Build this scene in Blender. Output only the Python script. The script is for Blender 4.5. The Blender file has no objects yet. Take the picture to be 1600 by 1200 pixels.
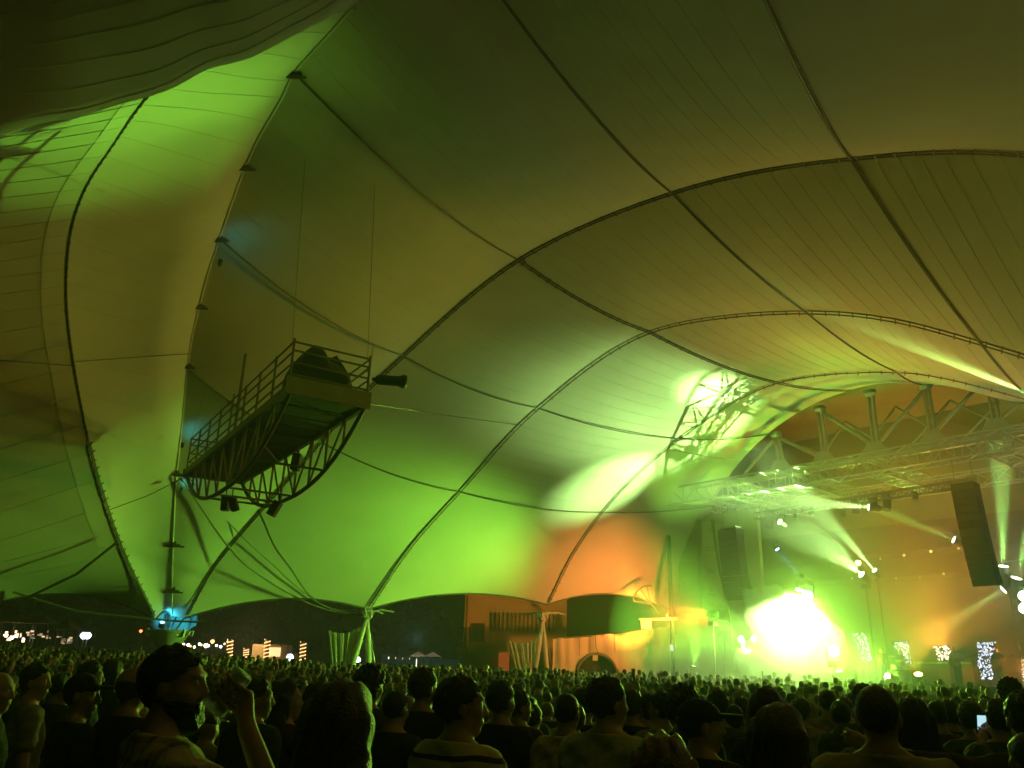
import bpy, math, random
import numpy as np
from mathutils import Vector, Matrix

# ------------------------------------------------------------------ camera, sky, light, exposure
SC = bpy.context.scene
F = 1256.0
PITCH, ROLL, CAMZ = math.radians(19.5), math.radians(1.5), 1.72
FW = np.array([0, math.cos(PITCH), math.sin(PITCH)])
_u0 = np.cross([1., 0, 0], FW)
RT = math.cos(ROLL) * np.array([1., 0, 0]) + math.sin(ROLL) * _u0
UP = np.cross(RT, FW)
CAM = np.array([0, 0, CAMZ])
cd = bpy.data.cameras.new('camera')
cam = bpy.data.objects.new('camera', cd)
SC.collection.objects.link(cam)
cd.sensor_width = 36.0
cd.lens = 36.0 * F / 1600.0
cd.clip_start, cd.clip_end = 0.05, 3000.0
_m = Matrix.Identity(4)
for _i, _c in enumerate((RT, UP, -FW)):
    for _j in range(3):
        _m[_j][_i] = _c[_j]
_m[0][3], _m[1][3], _m[2][3] = CAM
cam.matrix_world = _m
SC.camera = cam

W = bpy.data.worlds.new('World')
SC.world = W
W.use_nodes = True
_nt = W.node_tree
_sky = _nt.nodes.new('ShaderNodeTexSky')
_sky.sky_type = 'NISHITA'
_sky.sun_disc = False
_sky.sun_elevation = math.radians(-4.0)
_sky.sun_rotation = math.radians(250)
_nt.links.new(_sky.outputs[0], _nt.nodes['Background'].inputs[0])
_nt.nodes['Background'].inputs[1].default_value = 0.002

SC.view_settings.view_transform = 'Standard'
SC.view_settings.look = 'None'
SC.view_settings.exposure = 0.0
SC.view_settings.gamma = 1.0
SC.view_settings.use_curve_mapping = False
SC.cycles.use_denoising = True
SC.cycles.max_bounces = 5
SC.cycles.diffuse_bounces = 3
SC.cycles.glossy_bounces = 2
SC.cycles.transmission_bounces = 4
SC.cycles.transparent_max_bounces = 8
SC.cycles.volume_bounces = 0
SC.cycles.caustics_reflective = False
SC.cycles.caustics_refractive = False
SC.cycles.sample_clamp_indirect = 4.0

random.seed(7)
RNG = np.random.default_rng(7)
COL = SC.collection


def ray(px, py):
    return FW + RT * (px - 800) / F + UP * (600 - py) / F


def at(px, py, d):                      # the point of the place seen at a pixel, d metres ahead
    r = ray(px, py)
    return CAM + r * (d / r[1])


def onplane(px, py, p0, n):
    r = ray(px, py)
    return CAM + r * (np.dot(np.array(p0) - CAM, n) / np.dot(r, n))


# ------------------------------------------------------------------ materials
MATS = {}


def mat(name, col, rough=0.6, metal=0.0, noise=0.0, nscale=8.0, bump=0.0, bscale=60.0, emit=None, estr=0.0, col2=None, spec=0.5):
    if name in MATS:
        return MATS[name]
    m = bpy.data.materials.new(name)
    m.use_nodes = True
    nt = m.node_tree
    b = nt.nodes['Principled BSDF']
    b.inputs['Base Color'].default_value = (*col, 1)
    b.inputs['Roughness'].default_value = rough
    b.inputs['Metallic'].default_value = metal
    b.inputs['Specular IOR Level'].default_value = spec
    if emit:
        b.inputs['Emission Color'].default_value = (*emit, 1)
        b.inputs['Emission Strength'].default_value = estr
    if noise or bump:
        tc = nt.nodes.new('ShaderNodeTexCoord')
    if noise:
        n = nt.nodes.new('ShaderNodeTexNoise')
        n.inputs['Scale'].default_value = nscale
        n.inputs['Detail'].default_value = 6
        nt.links.new(tc.outputs['Object'], n.inputs['Vector'])
        r = nt.nodes.new('ShaderNodeMapRange')
        r.inputs[1].default_value, r.inputs[2].default_value = 0.3, 0.7
        nt.links.new(n.outputs[0], r.inputs[0])
        mx = nt.nodes.new('ShaderNodeMix')
        mx.data_type = 'RGBA'
        c2 = col2 or tuple(max(0, c * (1 - noise)) for c in col)
        mx.inputs[6].default_value = (*col, 1)
        mx.inputs[7].default_value = (*c2, 1)
        nt.links.new(r.outputs[0], mx.inputs[0])
        nt.links.new(mx.outputs[2], b.inputs['Base Color'])
    if bump:
        n2 = nt.nodes.new('ShaderNodeTexNoise')
        n2.inputs['Scale'].default_value = bscale
        nt.links.new(tc.outputs['Object'], n2.inputs['Vector'])
        bp = nt.nodes.new('ShaderNodeBump')
        bp.inputs['Strength'].default_value = bump
        bp.inputs['Distance'].default_value = 0.02
        nt.links.new(n2.outputs[0], bp.inputs['Height'])
        nt.links.new(bp.outputs[0], b.inputs['Normal'])
    MATS[name] = m
    return m


def emat(name, col, s):
    return mat(name, (0.02, 0.02, 0.02), 0.5, emit=col, estr=s)


# ------------------------------------------------------------------ mesh helpers
class MB:
    """collects vertices and faces, then links ONE mesh object"""

    def __init__(s):
        s.v, s.f = [], []

    def add(s, v, f):
        o = len(s.v)
        s.v.extend([tuple(map(float, p)) for p in v])
        s.f.extend([tuple(i + o for i in q) for q in f])
        return s

    def box(s, c, size, ax=None):
        c = np.array(c, float)
        ax = np.eye(3) if ax is None else np.array(ax, float)
        h = np.array(size, float) / 2
        v = []
        for z in (-1, 1):
            for y in (-1, 1):
                for x in (-1, 1):
                    v.append(c + ax[0] * h[0] * x + ax[1] * h[1] * y + ax[2] * h[2] * z)
        return s.add(v, [(0, 2, 3, 1), (4, 5, 7, 6), (0, 1, 5, 4), (2, 6, 7, 3), (0, 4, 6, 2), (1, 3, 7, 5)])

    def tube(s, pts, r, n=6, cap=True):
        P = np.array(pts, float)
        k = len(P)
        rs = np.broadcast_to(np.array(r, float), (k,))
        T = np.gradient(P, axis=0)
        T /= np.linalg.norm(T, axis=1)[:, None] + 1e-9
        ref = np.array([0, 0, 1.]) if abs(T[0][2]) < 0.9 else np.array([1., 0, 0])
        V = []
        a = np.cross(T[0], ref)
        a /= np.linalg.norm(a)
        for i in range(k):
            a = a - T[i] * np.dot(a, T[i])
            a /= np.linalg.norm(a) + 1e-9
            b = np.cross(T[i], a)
            for j in range(n):
                t = 2 * math.pi * j / n
                V.append(P[i] + rs[i] * (a * math.cos(t) + b * math.sin(t)))
        Fc = []
        for i in range(k - 1):
            for j in range(n):
                j2 = (j + 1) % n
                Fc.append((i * n + j, i * n + j2, (i + 1) * n + j2, (i + 1) * n + j))
        if cap:
            Fc.append(tuple(range(n - 1, -1, -1)))
            Fc.append(tuple((k - 1) * n + j for j in range(n)))
        return s.add(V, Fc)

    def grid(s, G):
        G = np.array(G, float)
        a, b = G.shape[:2]
        return s.add(G.reshape(-1, 3), [(i * b + j, i * b + j + 1, (i + 1) * b + j + 1, (i + 1) * b + j) for i in range(a - 1) for j in range(b - 1)])

    def lathe(s, prof, c=(0, 0, 0), n=16, ax=None):
        """prof: list of (radius, height) about ax[2]"""
        ax = np.eye(3) if ax is None else np.array(ax, float)
        c = np.array(c, float)
        V = []
        for r, z in prof:
            for j in range(n):
                t = 2 * math.pi * j / n
                V.append(c + ax[0] * r * math.cos(t) + ax[1] * r * math.sin(t) + ax[2] * z)
        k = len(prof)
        Fc = [(i * n + j, i * n + (j + 1) % n, (i + 1) * n + (j + 1) % n, (i + 1) * n + j) for i in range(k - 1) for j in range(n)]
        Fc.append(tuple(range(n - 1, -1, -1)))
        Fc.append(tuple((k - 1) * n + j for j in range(n)))
        return s.add(V, Fc)

    def build(s, name, m, parent=None, smooth=False):
        me = bpy.data.meshes.new(name)
        me.from_pydata(s.v, [], s.f)
        me.materials.append(m)
        if smooth:
            me.shade_smooth()
        o = bpy.data.objects.new(name, me)
        COL.objects.link(o)
        if parent is not None:
            o.parent = parent
            o.matrix_parent_inverse = Matrix.Translation(-parent.location) if not any(parent.rotation_euler) else parent.matrix_basis.inverted()
        return o


def tag(o, label, cat, group=None):
    o['label'], o['category'] = label, cat
    if group:
        o['group'] = group
    return o


def thing(name, label, cat, loc=(0, 0, 0), group=None):
    o = bpy.data.objects.new(name, None)
    o.empty_display_size = 0.1
    COL.objects.link(o)
    o.location = [float(x) for x in loc]
    o['kind'] = 'thing'
    return tag(o, label, cat, group)


def struct(o, kind='structure'):
    o['kind'] = kind
    return o


def frame_to(d, up=(0, 0, 1)):
    """axes with third axis along d"""
    z = np.array(d, float)
    z /= np.linalg.norm(z)
    u = np.array(up, float)
    if abs(np.dot(u, z)) > 0.97:
        u = np.array([1., 0, 0])
    x = np.cross(u, z)
    x /= np.linalg.norm(x)
    return np.array([x, np.cross(z, x), z])


def spot(parent, pos, target, power, col, deg, blend=0.3, radius=0.08):
    L = bpy.data.lights.new('lamp_light', 'SPOT')
    L.energy, L.color = power, col
    L.spot_size, L.spot_blend = math.radians(deg), blend
    L.shadow_soft_size = radius
    o = bpy.data.objects.new('lamp_light', L)
    COL.objects.link(o)
    d = Vector(np.array(target, float) - np.array(pos, float))
    m = d.to_track_quat('-Z', 'Y').to_matrix().to_4x4()
    m.translation = Vector([float(x) for x in pos])
    o.matrix_world = m
    if parent is not None:
        o.parent = parent
        o.matrix_parent_inverse = Matrix.Translation(-parent.location)
    return o


GREEN = (0.34, 1.0, 0.06)
ORANGE = (1.0, 0.30, 0.03)
AMBER = (1.0, 0.62, 0.08)
# ------------------------------------------------------------------ ground
M_ground = mat('trodden_lawn', (0.05, 0.055, 0.025), 0.95, noise=0.5, nscale=0.8, bump=0.6, bscale=3.0)


def ground_z(x, y):
    t = np.clip((-np.asarray(x, float) - 6) / 30.0, 0, 3)
    k = np.clip((np.asarray(y, float) - 18) / 25.0, 0, 3)
    d = np.hypot(x, y)
    ss = lambda a, b: (lambda q: q * q * (3 - 2 * q))(np.clip((d - a) / (b - a), 0, 1))
    return 0.75 * t * k / (1 + 0.25 * t * k) - 0.32 * ss(3.2, 7.5) * (1 - ss(24, 46))


_xs = np.concatenate([np.linspace(-1500, -80, 10), np.linspace(-70, 80, 60), np.linspace(90, 1500, 10)])
_ys = np.concatenate([np.linspace(-200, -20, 5), np.linspace(-15, 110, 60), np.linspace(120, 2500, 12)])
_G = np.zeros((len(_ys), len(_xs), 3))
_G[..., 0], _G[..., 1] = np.meshgrid(_xs, _ys)
_G[..., 2] = ground_z(_G[..., 0], _G[..., 1]) * np.clip((160 - np.hypot(_G[..., 0], _G[..., 1])) / 60, 0, 1)
ground = struct(MB().grid(_G).build('ground', M_ground, smooth=True))

# ------------------------------------------------------------------ the tent
M_fab = mat('tent_fabric', (0.76, 0.75, 0.70), 0.75, noise=0.10, nscale=0.5, bump=0.08, bscale=3.0)
M_fab2 = mat('tent_fabric_band', (0.92, 0.91, 0.86), 0.75, noise=0.08, nscale=0.6)
M_seam = mat('welded_seam', (0.60, 0.59, 0.54), 0.8)
M_cable = mat('steel_cable', (0.15, 0.145, 0.13), 0.5, metal=0.3)
M_steel = mat('galvanised_steel', (0.42, 0.42, 0.40), 0.5, metal=0.6, noise=0.2, nscale=4)
M_white_steel = mat('white_painted_steel', (0.68, 0.67, 0.62), 0.5, noise=0.15, nscale=3)
M_black = mat('black_equipment', (0.02, 0.02, 0.02), 0.55)

tent = thing('concert_tent', 'huge pale fabric tent roof laced to curved cables over the crowd', 'tent', (0, 0, 0))


def plane_row(pts, depth, ang):
    f = at(*pts[0], depth)
    a = math.radians(ang)
    n = np.array([math.sin(a), math.cos(a), 0])
    return [onplane(*q, f, n) for q in pts]


def smooth_curve(knots, ts, m):
    """C1 curve through knots at parameters ts, m samples; returns f(t)"""
    K = np.array(knots, float)
    T = np.array(ts, float)
    D = np.zeros_like(K)
    for i in range(len(K)):
        if i == 0:
            D[i] = (K[1] - K[0]) / (T[1] - T[0])
        elif i == len(K) - 1:
            D[i] = (K[-1] - K[-2]) / (T[-1] - T[-2])
        else:
            a, b = (K[i] - K[i - 1]) / (T[i] - T[i - 1]), (K[i + 1] - K[i]) / (T[i + 1] - T[i])
            w = (T[i + 1] - T[i]) / (T[i + 1] - T[i - 1])
            D[i] = a * w + b * (1 - w)

    def f(t):
        t = float(np.clip(t, T[0], T[-1]))
        i = int(min(np.searchsorted(T, t, side='right') - 1, len(T) - 2))
        h = T[i + 1] - T[i]
        s = (t - T[i]) / h
        return (2 * s**3 - 3 * s**2 + 1) * K[i] + (s**3 - 2 * s**2 + s) * h * D[i] + (-2 * s**3 + 3 * s**2) * K[i + 1] + (s**3 - s**2) * h * D[i + 1]
    return f


def P(*l):
    return [np.array(q, float) for q in l]


# arches; columns: 0 foot, 1..5 long cables, 6 and 7 out of the frame
r0 = plane_row([(288, 966), (330, 890), (420, 782), (500, 690), (630, 555), (810, 405), (1050, 300), (1330, 246), (1600, 240)], 42, 38)
r0 += P((18.8, 14.2, 11.0), (22.3, 11.6, 3.8))
u0 = [0, 0.28, 0.68, 1, 2, 3, 4, 5, 5.75, 6.5, 7]
r1 = plane_row([(575, 952), (640, 855), (717, 768), (840, 637), (1015, 518), (1150, 492), (1260, 487), (1400, 500), (1533, 535), (1600, 555)], 46, 38)
r1 += P((23.5, 21.8, 8.6), (27, 19, 3.8))
u1 = [0, 0.5, 1, 2, 3, 3.6, 4, 4.55, 5, 5.25, 6.3, 7]
r2 = plane_row([(855, 945), (895, 865), (940, 800), (1061, 685), (1213, 597), (1300, 583), (1400, 580), (1480, 590)], 50, 38)
r2 += P((25.0, 32.4, 12.2), (30, 28.5, 7.5), (33, 26.2, 3.8))
u2 = [0, 0.5, 1, 2, 3, 3.5, 4, 4.5, 5.3, 6.3, 7]
r3 = plane_row([(1058, 958), (1080, 870), (1112, 790), (1200, 678), (1262, 636), (1330, 609), (1440, 600), (1560, 622)], 53, 50)
r3 += P((34, 31, 8.5), (37, 28.5, 4.0))
u3 = [0, 0.5, 1, 2, 2.5, 3, 4, 5, 6.3, 7]
rR = [at(268, 962, 42), at(270, 840, 38), at(275, 745, 35), at(285, 650, 32), at(292, 575, 29), at(310, 480, 26), at(342, 372, 23.2), at(395, 230, 19.4), at(440, 150, 17.0), at(459, 112, 16.0),
      at(510, 55, 14), at(565, 0, 12.2), at(752, -50, 12.6), at(1165, -75, 10.6)] + P((15, -3, 10.5), (20, -7, 4))
uR = [0, 0.4, 0.6, 0.82, 1, 1.4, 2, 2.5, 2.8, 3, 3.2, 3.45, 4, 5, 6.3, 7]
rB = [CAM + (p - CAM) * (1 + 0.045 * min(1, max(0, (u - 0.55) / 0.5)) * (1 if u < 3.3 else max(0, 1 - (u - 3.3) / 0.4))) for p, u in zip(rR, uR)]
ROWS = [smooth_curve(k, u, 0) for k, u in ((rB, uR), (r0, u0), (r1, u1), (r2, u2), (r3, u3))]
SAG = [0.5, 0.32, 0.28, 0.15]
LIFT = [0.0, 0.75, 0.75, 0.9]


def roof(i, u, v):
    """point of the membrane between arch i and i+1"""
    a, b = ROWS[i](u), ROWS[i + 1](u)
    p = a + (b - a) * v
    k = 4 * v * (1 - v)
    w = min(1, u / 0.8) if u < 1 else 1.0
    p = p + np.array([0, 0, -SAG[i] * k * w + LIFT[i] * k * max(0, 1 - u / 0.7)**2])
    return p


def panel(fn, ulo, uhi, vlo, vhi, nu, nv, m=M_fab, name='membrane_panel'):
    G = [[fn(u, v) for v in np.linspace(vlo, vhi, nv)] for u in np.linspace(ulo, uhi, nu)]
    return MB().grid(G).build(name, m, tent, smooth=True)


def inward(p, d):
    """move a point of the roof a little towards the inside"""
    c = np.array([6.0, 24.0, 2.0]) - p
    return p + c / np.linalg.norm(c) * d


def laced_cable(pts, name='arch_cable', gap=0.07, r=0.035, tick=0.55, tl=0.15, lift=0.06):
    pts = np.array([inward(p, lift) for p in pts])
    T = np.gradient(pts, axis=0)
    T /= np.linalg.norm(T, axis=1)[:, None]
    c = np.array([[6.0, 24.0, 2.0]]) - pts
    c /= np.linalg.norm(c, axis=1)[:, None]
    S = np.cross(T, c)
    S /= np.linalg.norm(S, axis=1)[:, None] + 1e-9
    mb = MB()
    mb.tube(pts + S * gap, r, 5)
    mb.tube(pts - S * gap, r, 5)
    o = mb.build(name, M_cable, tent)
    L = np.concatenate([[0], np.cumsum(np.linalg.norm(np.diff(pts, axis=0), axis=1))])
    mb = MB()
    for s in np.arange(tick / 2, L[-1], tick):
        i = int(min(np.searchsorted(L, s), len(pts) - 1))
        q, e = pts[i], S[i]
        w = tl * random.uniform(0.8, 1.25)
        if tick > 0:
            j = max(0, i - 1)
            f = (s - L[j]) / max(1e-6, L[i] - L[j])
            q = pts[j] + (pts[i] - pts[j]) * f
        mb.box(q, (2 * w, 0.035, 0.05), (e, T[i], c[i]))
    struct(mb.build('lacing', M_cable, o), 'stuff')
    return o


for i in range(4):
    for j in range(7):
        fn = (lambda u, v, i=i: roof(i, u, v))
        nu = 24 if j == 0 else 16
        o = panel(fn, j, j + 1, 0, 1, nu, 14)
        if (i, j) in ((1, 3), (1, 4), (1, 5), (2, 4), (2, 5), (1, 2), (0, 4), (1, 1), (2, 1), (2, 2), (2, 3), (0, 2), (0, 3)):
            for k in range(1, 9):                                  # welded seams between the cloth widths
                u = j + k / 9
                MB().tube([inward(roof(i, u, v), 0.012) for v in np.linspace(0, 1, 14)], 0.006 if j > 2 and i else 0.0045, 4).build('seam', M_seam, o)
for i in range(1, 4):
    laced_cable([ROWS[i](u) for u in np.linspace(0.02, 7, 220)], gap=0.08 if i < 3 else 0.06, r=0.028)
for j, rr in ((1, 0.04), (2, 0.035), (3, 0.035), (4, 0.035), (5, 0.045)):
    for i in range(4):
        pts = [inward(roof(i, j, v), 0.06 + (0.12 if j in (1, 2) else 0.0) * math.sin(math.pi * v)) for v in np.linspace(0.0 if i else 0.01, 1, 24)]
        if j == 3 and i in (1, 2, 3):
            laced_cable([roof(i, j, v) for v in np.linspace(0, 1, 40)], 'ridge_cable', 0.05, 0.03, 0.5, 0.11)
        else:
            o = MB().tube(pts, rr, 6).build('ridge_cable', M_cable, tent)
            if j >= 4:
                MB().tube([inward(roof(i, j + 0.008 * math.sin(math.pi * v), v), 0.03) for v in np.linspace(0, 1, 20)], 0.018, 5).build('safety_line', M_cable, o)
for i in range(1, 4):                                              # cable in the scalloped hem
    MB().tube([roof(i, 0, v) for v in np.linspace(0, 1, 30)], 0.06, 6).build('edge_cable', M_cable, tent)

# --- the roof goes on behind the photographer
_sh = np.array([-9.0, -17.0, 0])
for j in range(7):
    MB().grid([[(ROWS[0](u) if u > 3.4 else ROWS[0](3.4) + (ROWS[0](u) - ROWS[0](3.4)) * np.array([1, 0.55, 1])) * np.array([1, 1, 1]) + _sh * v + np.array([0, 0, -1.2 * 4 * v * (1 - v)]) for v in np.linspace(0.0 if u >= 3.2 else 0.55, 1, 9)] for u in np.linspace(j, j + 1, 12)]).build('membrane_panel', M_fab, tent, smooth=True) if j >= 3 else None
# --- left bay: from the crease down to the left rib and beyond
rL = [at(243, 968, 41.5), at(185, 845, 36), at(150, 740, 31.5), at(120, 600, 26.5), at(105, 400, 21.2), at(130, 300, 18.4), at(180, 220, 16.0), at(232, 148, 13.6), at(330, 50, 13.3), at(430, -60, 13.3)]
uL = [0, 0.45, 0.75, 1.1, 1.8, 2.25, 2.6, 3.0, 3.45, 4]
rLL = [at(-60, 958, 37), at(-150, 860, 31), at(-210, 740, 26), at(-260, 580, 21.5), at(-280, 400, 17.5), at(-220, 290, 15), at(-120, 230, 13), at(-40, 190, 12.5), at(60, 100, 13.4), at(120, -20, 13.6)]
RL = [smooth_curve(rR, uR, 0), smooth_curve(rL, uL, 0), smooth_curve(rLL, uL, 0)]


def left(i, u, v):
    a, b = RL[i](u), RL[i + 1](u)
    k = 4 * v * (1 - v)
    w = min(1, u / 0.6)
    p = a + (b - a) * v
    if i == 0 and v < 0.3:
        p = p + (ROWS[0](u) - a) * (1 - v / 0.3)**2.2
    out = np.array([-0.75, 0.35, 0.2]) if i == 0 else np.array([-0.45, 0.25, 0.35])
    bel = (0.5 if i == 0 else 0.2) * k * w
    return p + out * bel + np.array([0, 0, (1.05 if i else 0.3) * k * max(0, 1 - u / 0.55)**2])


for i in range(2):
    for j, (a, b) in enumerate(((0, 1), (1, 2), (2, 3), (3, 4))):
        o = panel((lambda u, v, i=i: left(i, u, v)), a, b, 0, 1, 20, 18)
        for k in range(0, 9 if i else 7):                          # seams run across the bay
            u = a + (k + 0.5) / (9 if i else 7)
            if u < 0.35:
                continue
            MB().tube([inward(left(i, u + 0.28 * (v if i == 0 else -0.0) - (0.25 * v if i else 0), v), 0.012) for v in np.linspace(0.02, 0.98, 18) if u - (0.25 * v if i else 0) > 0.1], 0.010 if i else 0.006, 4).build('seam', M_seam, o)
Lp = [RL[1](u) for u in np.linspace(0.02, 3.5, 160)]
laced_cable(Lp[:40], gap=0.035, r=0.025)
laced_cable(Lp[39:], gap=0.02, r=0.014, tick=0.4, tl=0.04, lift=0.018)
_vs = np.linspace(0, 1, 18)
_us = [u for j in range(3) for u in np.linspace(j, j + 1, 20)[(8 if j == 0 else 1):]] + list(np.linspace(3, 4, 20)[1:9])
_band = []
for u in _us:
    row = []
    for v in (_vs[0], _vs[1], _vs[2]):
        e = 1e-3
        n_ = np.cross(left(1, u + e, v) - left(1, u, v), left(1, u, v + e) - left(1, u, v))
        n_ /= np.linalg.norm(n_)
        n_ *= np.sign(np.dot(n_, CAM - left(1, u, v)))
        row.append(left(1, u, v) + n_ * 0.012)
    _band.append(row)
MB().grid(_band).build('reinforcing_band', M_fab2, tent, smooth=True)
MB().tube([left(1, 0, v) for v in np.linspace(0, 1, 30)], 0.06, 6).build('edge_cable', M_cable, tent)
MB().tube([left(0, 0, v) for v in np.linspace(0, 1, 12)], 0.05, 6).build('edge_cable', M_cable, tent)
MB().tube([at(181, 849, 35.5), at(120, 897, 35.8), at(30, 940, 36.2)], 0.06, 6).build('stay_cable', M_cable, tent)
MB().tube([at(20, 925, 37), at(120, 955, 39), at(268, 970, 41.6), at(330, 973, 42)], 0.05, 5).build('stay_cable', M_cable, tent)
MB().tube([inward(left(1, 1.18, v), 0.1) for v in np.linspace(0, 1, 20)], 0.012, 4).build('stay_cable', M_cable, tent)
MB().tube([inward(left(0, 1.2 - 0.13 * (1 - v), v), 0.1) for v in np.linspace(0, 1, 20)], 0.012, 4).build('stay_cable', M_cable, tent)
# rope along the crease with its clamps
MB().tube([inward(ROWS[0](u), 0.03) for u in np.linspace(0, 3.4, 90)], 0.035, 6).build('crease_rope', M_fab2, tent)
for px, py, u in ((267, 925, 0.14), (267, 851, 0.37), (283, 742, 0.61), (292, 570, 1.01), (313, 478, 1.41), (343, 370, 2.0), (380, 262, 2.4), (459, 112, 3.0)):
    p = inward(ROWS[0](u), 0.12)
    mb = MB()
    cs = 1.0 if u < 0.5 else 0.5
    mb.box(p, (0.6 * cs, 0.16, 0.10)).box(p + np.array([0, 0, 0.14]), (0.22 * cs, 0.2, 0.3)).tube([p + np.array([-0.5 * cs, 0, -0.05]), p + np.array([0.5 * cs, 0, -0.05])], 0.04, 5)
    mb.build('clamp', M_cable, tent)

# --- the low hanging fold overhead: near side dark, far side runs up to the left bay
N1 = [at(-90, 232, 8.6), at(0, 209, 9.0), at(110, 184, 9.8), at(228, 152, 10.8), at(262, 140, 11.0), at(330, 108, 11.3), at(400, 86, 11.6), at(460, 56, 11.9), at(520, 22, 12.1), at(565, -4, 12.2), at(640, -70, 11.6)]
tN = [0, .9, 2, 3.2, 3.5, 4.2, 4.9, 5.5, 6.1, 6.6, 7.5]
fN = smooth_curve(N1, tN, 0)
N0 = smooth_curve([at(-250, -120, 8.0), at(0, -160, 8.2), at(200, -200, 8.4), at(400, -260, 8.4), at(620, -330, 8.2)], [0, 2, 3.6, 5.4, 7.5], 0)
N2 = smooth_curve([at(-60, 60, 12.0), at(30, 20, 12.8), at(230, -20, 13.0), at(440, -60, 13.2), at(640, -110, 12.4)], [0, 2, 3.6, 5.4, 7.5], 0)


def fold(t, v):
    a, b, c = N0(t), fN(t), N2(t)
    if v <= 1:                                                     # near side, belly down
        p = a + (b - a) * v
        return p + np.array([0, 0, -0.25]) * 4 * v * (1 - v) + np.array([0, 0, 0.02]) * math.sin(t * 5) * v
    w = v - 1
    return b + (c - b) * w + np.array([0, -0.5, 0.2]) * 4 * w * (1 - w) * 0.3


for a, b in ((0, 2.5), (2.5, 5), (5, 7.5)):
    o = MB().grid([[fold(t, v) for v in np.concatenate([np.linspace(0, 1, 14), np.linspace(1.1, 2, 8)])] for t in np.linspace(a, b, 16)]).build('membrane_panel', M_fab, tent, smooth=True)
    for k in range(7):
        v = 0.3 + k * 0.105
        MB().tube([fold(t, v + 0.03 * math.sin(t * 0.7 + k)) + np.array([0, 0, -0.012]) for t in np.linspace(a, b, 16) if v + 0.03 * math.sin(t * 0.7 + k) < 0.98], 0.006, 4).build('seam', M_seam, o)
# ------------------------------------------------------------------ masts and low point that hold the tent
def atz(px, py, z):
    r = ray(px, py)
    return CAM + r * ((z - CAMZ) / r[2])


def gz(p):
    return np.array([p[0], p[1], float(ground_z(p[0], p[1]))])


def mast(node, lg, label, s=1.0):
    t = thing('tent_mast', label, 'mast', gz(node), 'splayed masts under the tent hem')
    for f in lg:
        g = gz(f)
        mb = MB().tube([g + (0, 0, 0.05), g + (node - g) * 0.5, node - (0, 0, 0.1)], [0.13 * s, 0.17 * s, 0.11 * s], 10)
        mb.build('leg', M_white_steel, t, True)
        MB().lathe([(0.32, 0), (0.32, 0.04), (0.12, 0.06), (0.12, 0.14)], g, 12).build('base_plate', M_steel, t)
    mb = MB()
    for k in range(5):
        a = k * 1.256
        mb.box(node + np.array([0.22 * math.cos(a), 0.22 * math.sin(a), 0.12]), (0.5, 0.04, 0.34), frame_to((-math.sin(a) * .5, math.cos(a) * .5, 0.2))[[2, 0, 1]])
    mb.lathe([(0.16, -0.2), (0.24, -0.05), (0.24, 0.1), (0.1, 0.3)], node, 10)
    mb.build('node_plates', M_white_steel, t)
    for dx in (-1.5, -0.75, 0.8, 1.4):
        q = node + np.array([dx, 0.3, 0.12 + 0.2 * abs(dx) * random.random()])
        MB().tube([node + (0, 0, 0.15), (node + q) / 2 + (0, 0, 0.22), q], 0.05, 6).build('rigging_arm', M_white_steel, t)
    MB().tube([node, gz(node + np.array([1.0, 0.5, 0]))], 0.02, 4).build('stay_wire', M_steel, t)
    MB().tube([node, gz(node + np.array([-0.6, -0.4, 0]))], 0.02, 4).build('stay_wire', M_steel, t)
    return t


n1, n2 = at(574, 962, 46), at(848, 966, 50)
mast(n1, [at(539, 1045, 45.6), at(582, 1045, 46.4)], 'pale two legged mast beside the green lit curtain, under the second arch')
mast(n2, [at(829, 1046, 49.6), at(858, 1046, 50.4)], 'orange lit two legged mast in front of the louvred building')
M_curt = mat('canvas_curtain', (0.55, 0.53, 0.44), 0.85, noise=0.15, nscale=3, bump=0.3, bscale=12)


def curtain(tl, tr, bl, br, label, n=90):
    rows = []
    for s in np.linspace(0, 1, 14):
        a, b = tl + (bl - tl) * s**0.8, tr + (br - tr) * s
        row = []
        for t in np.linspace(0, 1, n):
            p = a + (b - a) * t + np.array([0, 0, -0.25 * math.sin(math.pi * t) * (1 - s)])
            p = p + np.array([0.05 * math.sin(t * 40 + s), -0.13 * math.sin(t * 75 + 1.3 * math.sin(t * 9)) * (0.5 + 0.5 * s), 0])
            row.append(p)
        rows.append(row)
    o = MB().grid(rows).build('curtain', M_curt, smooth=True)
    mod = o.modifiers.new('cloth thickness', 'SOLIDIFY')
    mod.thickness = 0.02
    return tag(o, label, 'curtain', 'gathered curtains at the tent masts')


curtain(at(513, 985, 45.6), at(566, 978, 46), gz(at(528, 1046, 45.6)), gz(at(541, 1046, 45.6)), 'green lit gathered curtain tied to the mast under the second arch')
curtain(at(794, 1001, 49.5), at(842, 996, 49.9), gz(at(819, 1049, 49.5)), gz(at(830, 1049, 49.6)), 'orange lit gathered curtain hanging left of the last mast')
# guy ropes that run to the second arch's mast
g_top = inward(ROWS[0](0.6), 0.3)
for a, c, b, r, lb in ((g_top, at(400, 895, 41), at(520, 955, 45.5), 0.045, 'heavy sagging cable from the crease clamp down to the mast'),
                       (g_top + (0.2, 0, 0.2), at(410, 868, 41), at(520, 952, 45.4), 0.025, 'thin straight cable above the heavy sagging one'),
                       (at(404, 798, 28), at(448, 880, 37), at(515, 950, 45.3), 0.04, 'taut black cable dropping from the hanging platform to the mast')):
    f = smooth_curve([a, c, b, n1], [0, 0.5, 0.85, 1], 0)
    tag(MB().tube([f(t) for t in np.linspace(0, 1, 30)], r, 6).build('guy_cable', M_cable, smooth=True), lb, 'cable')

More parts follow.
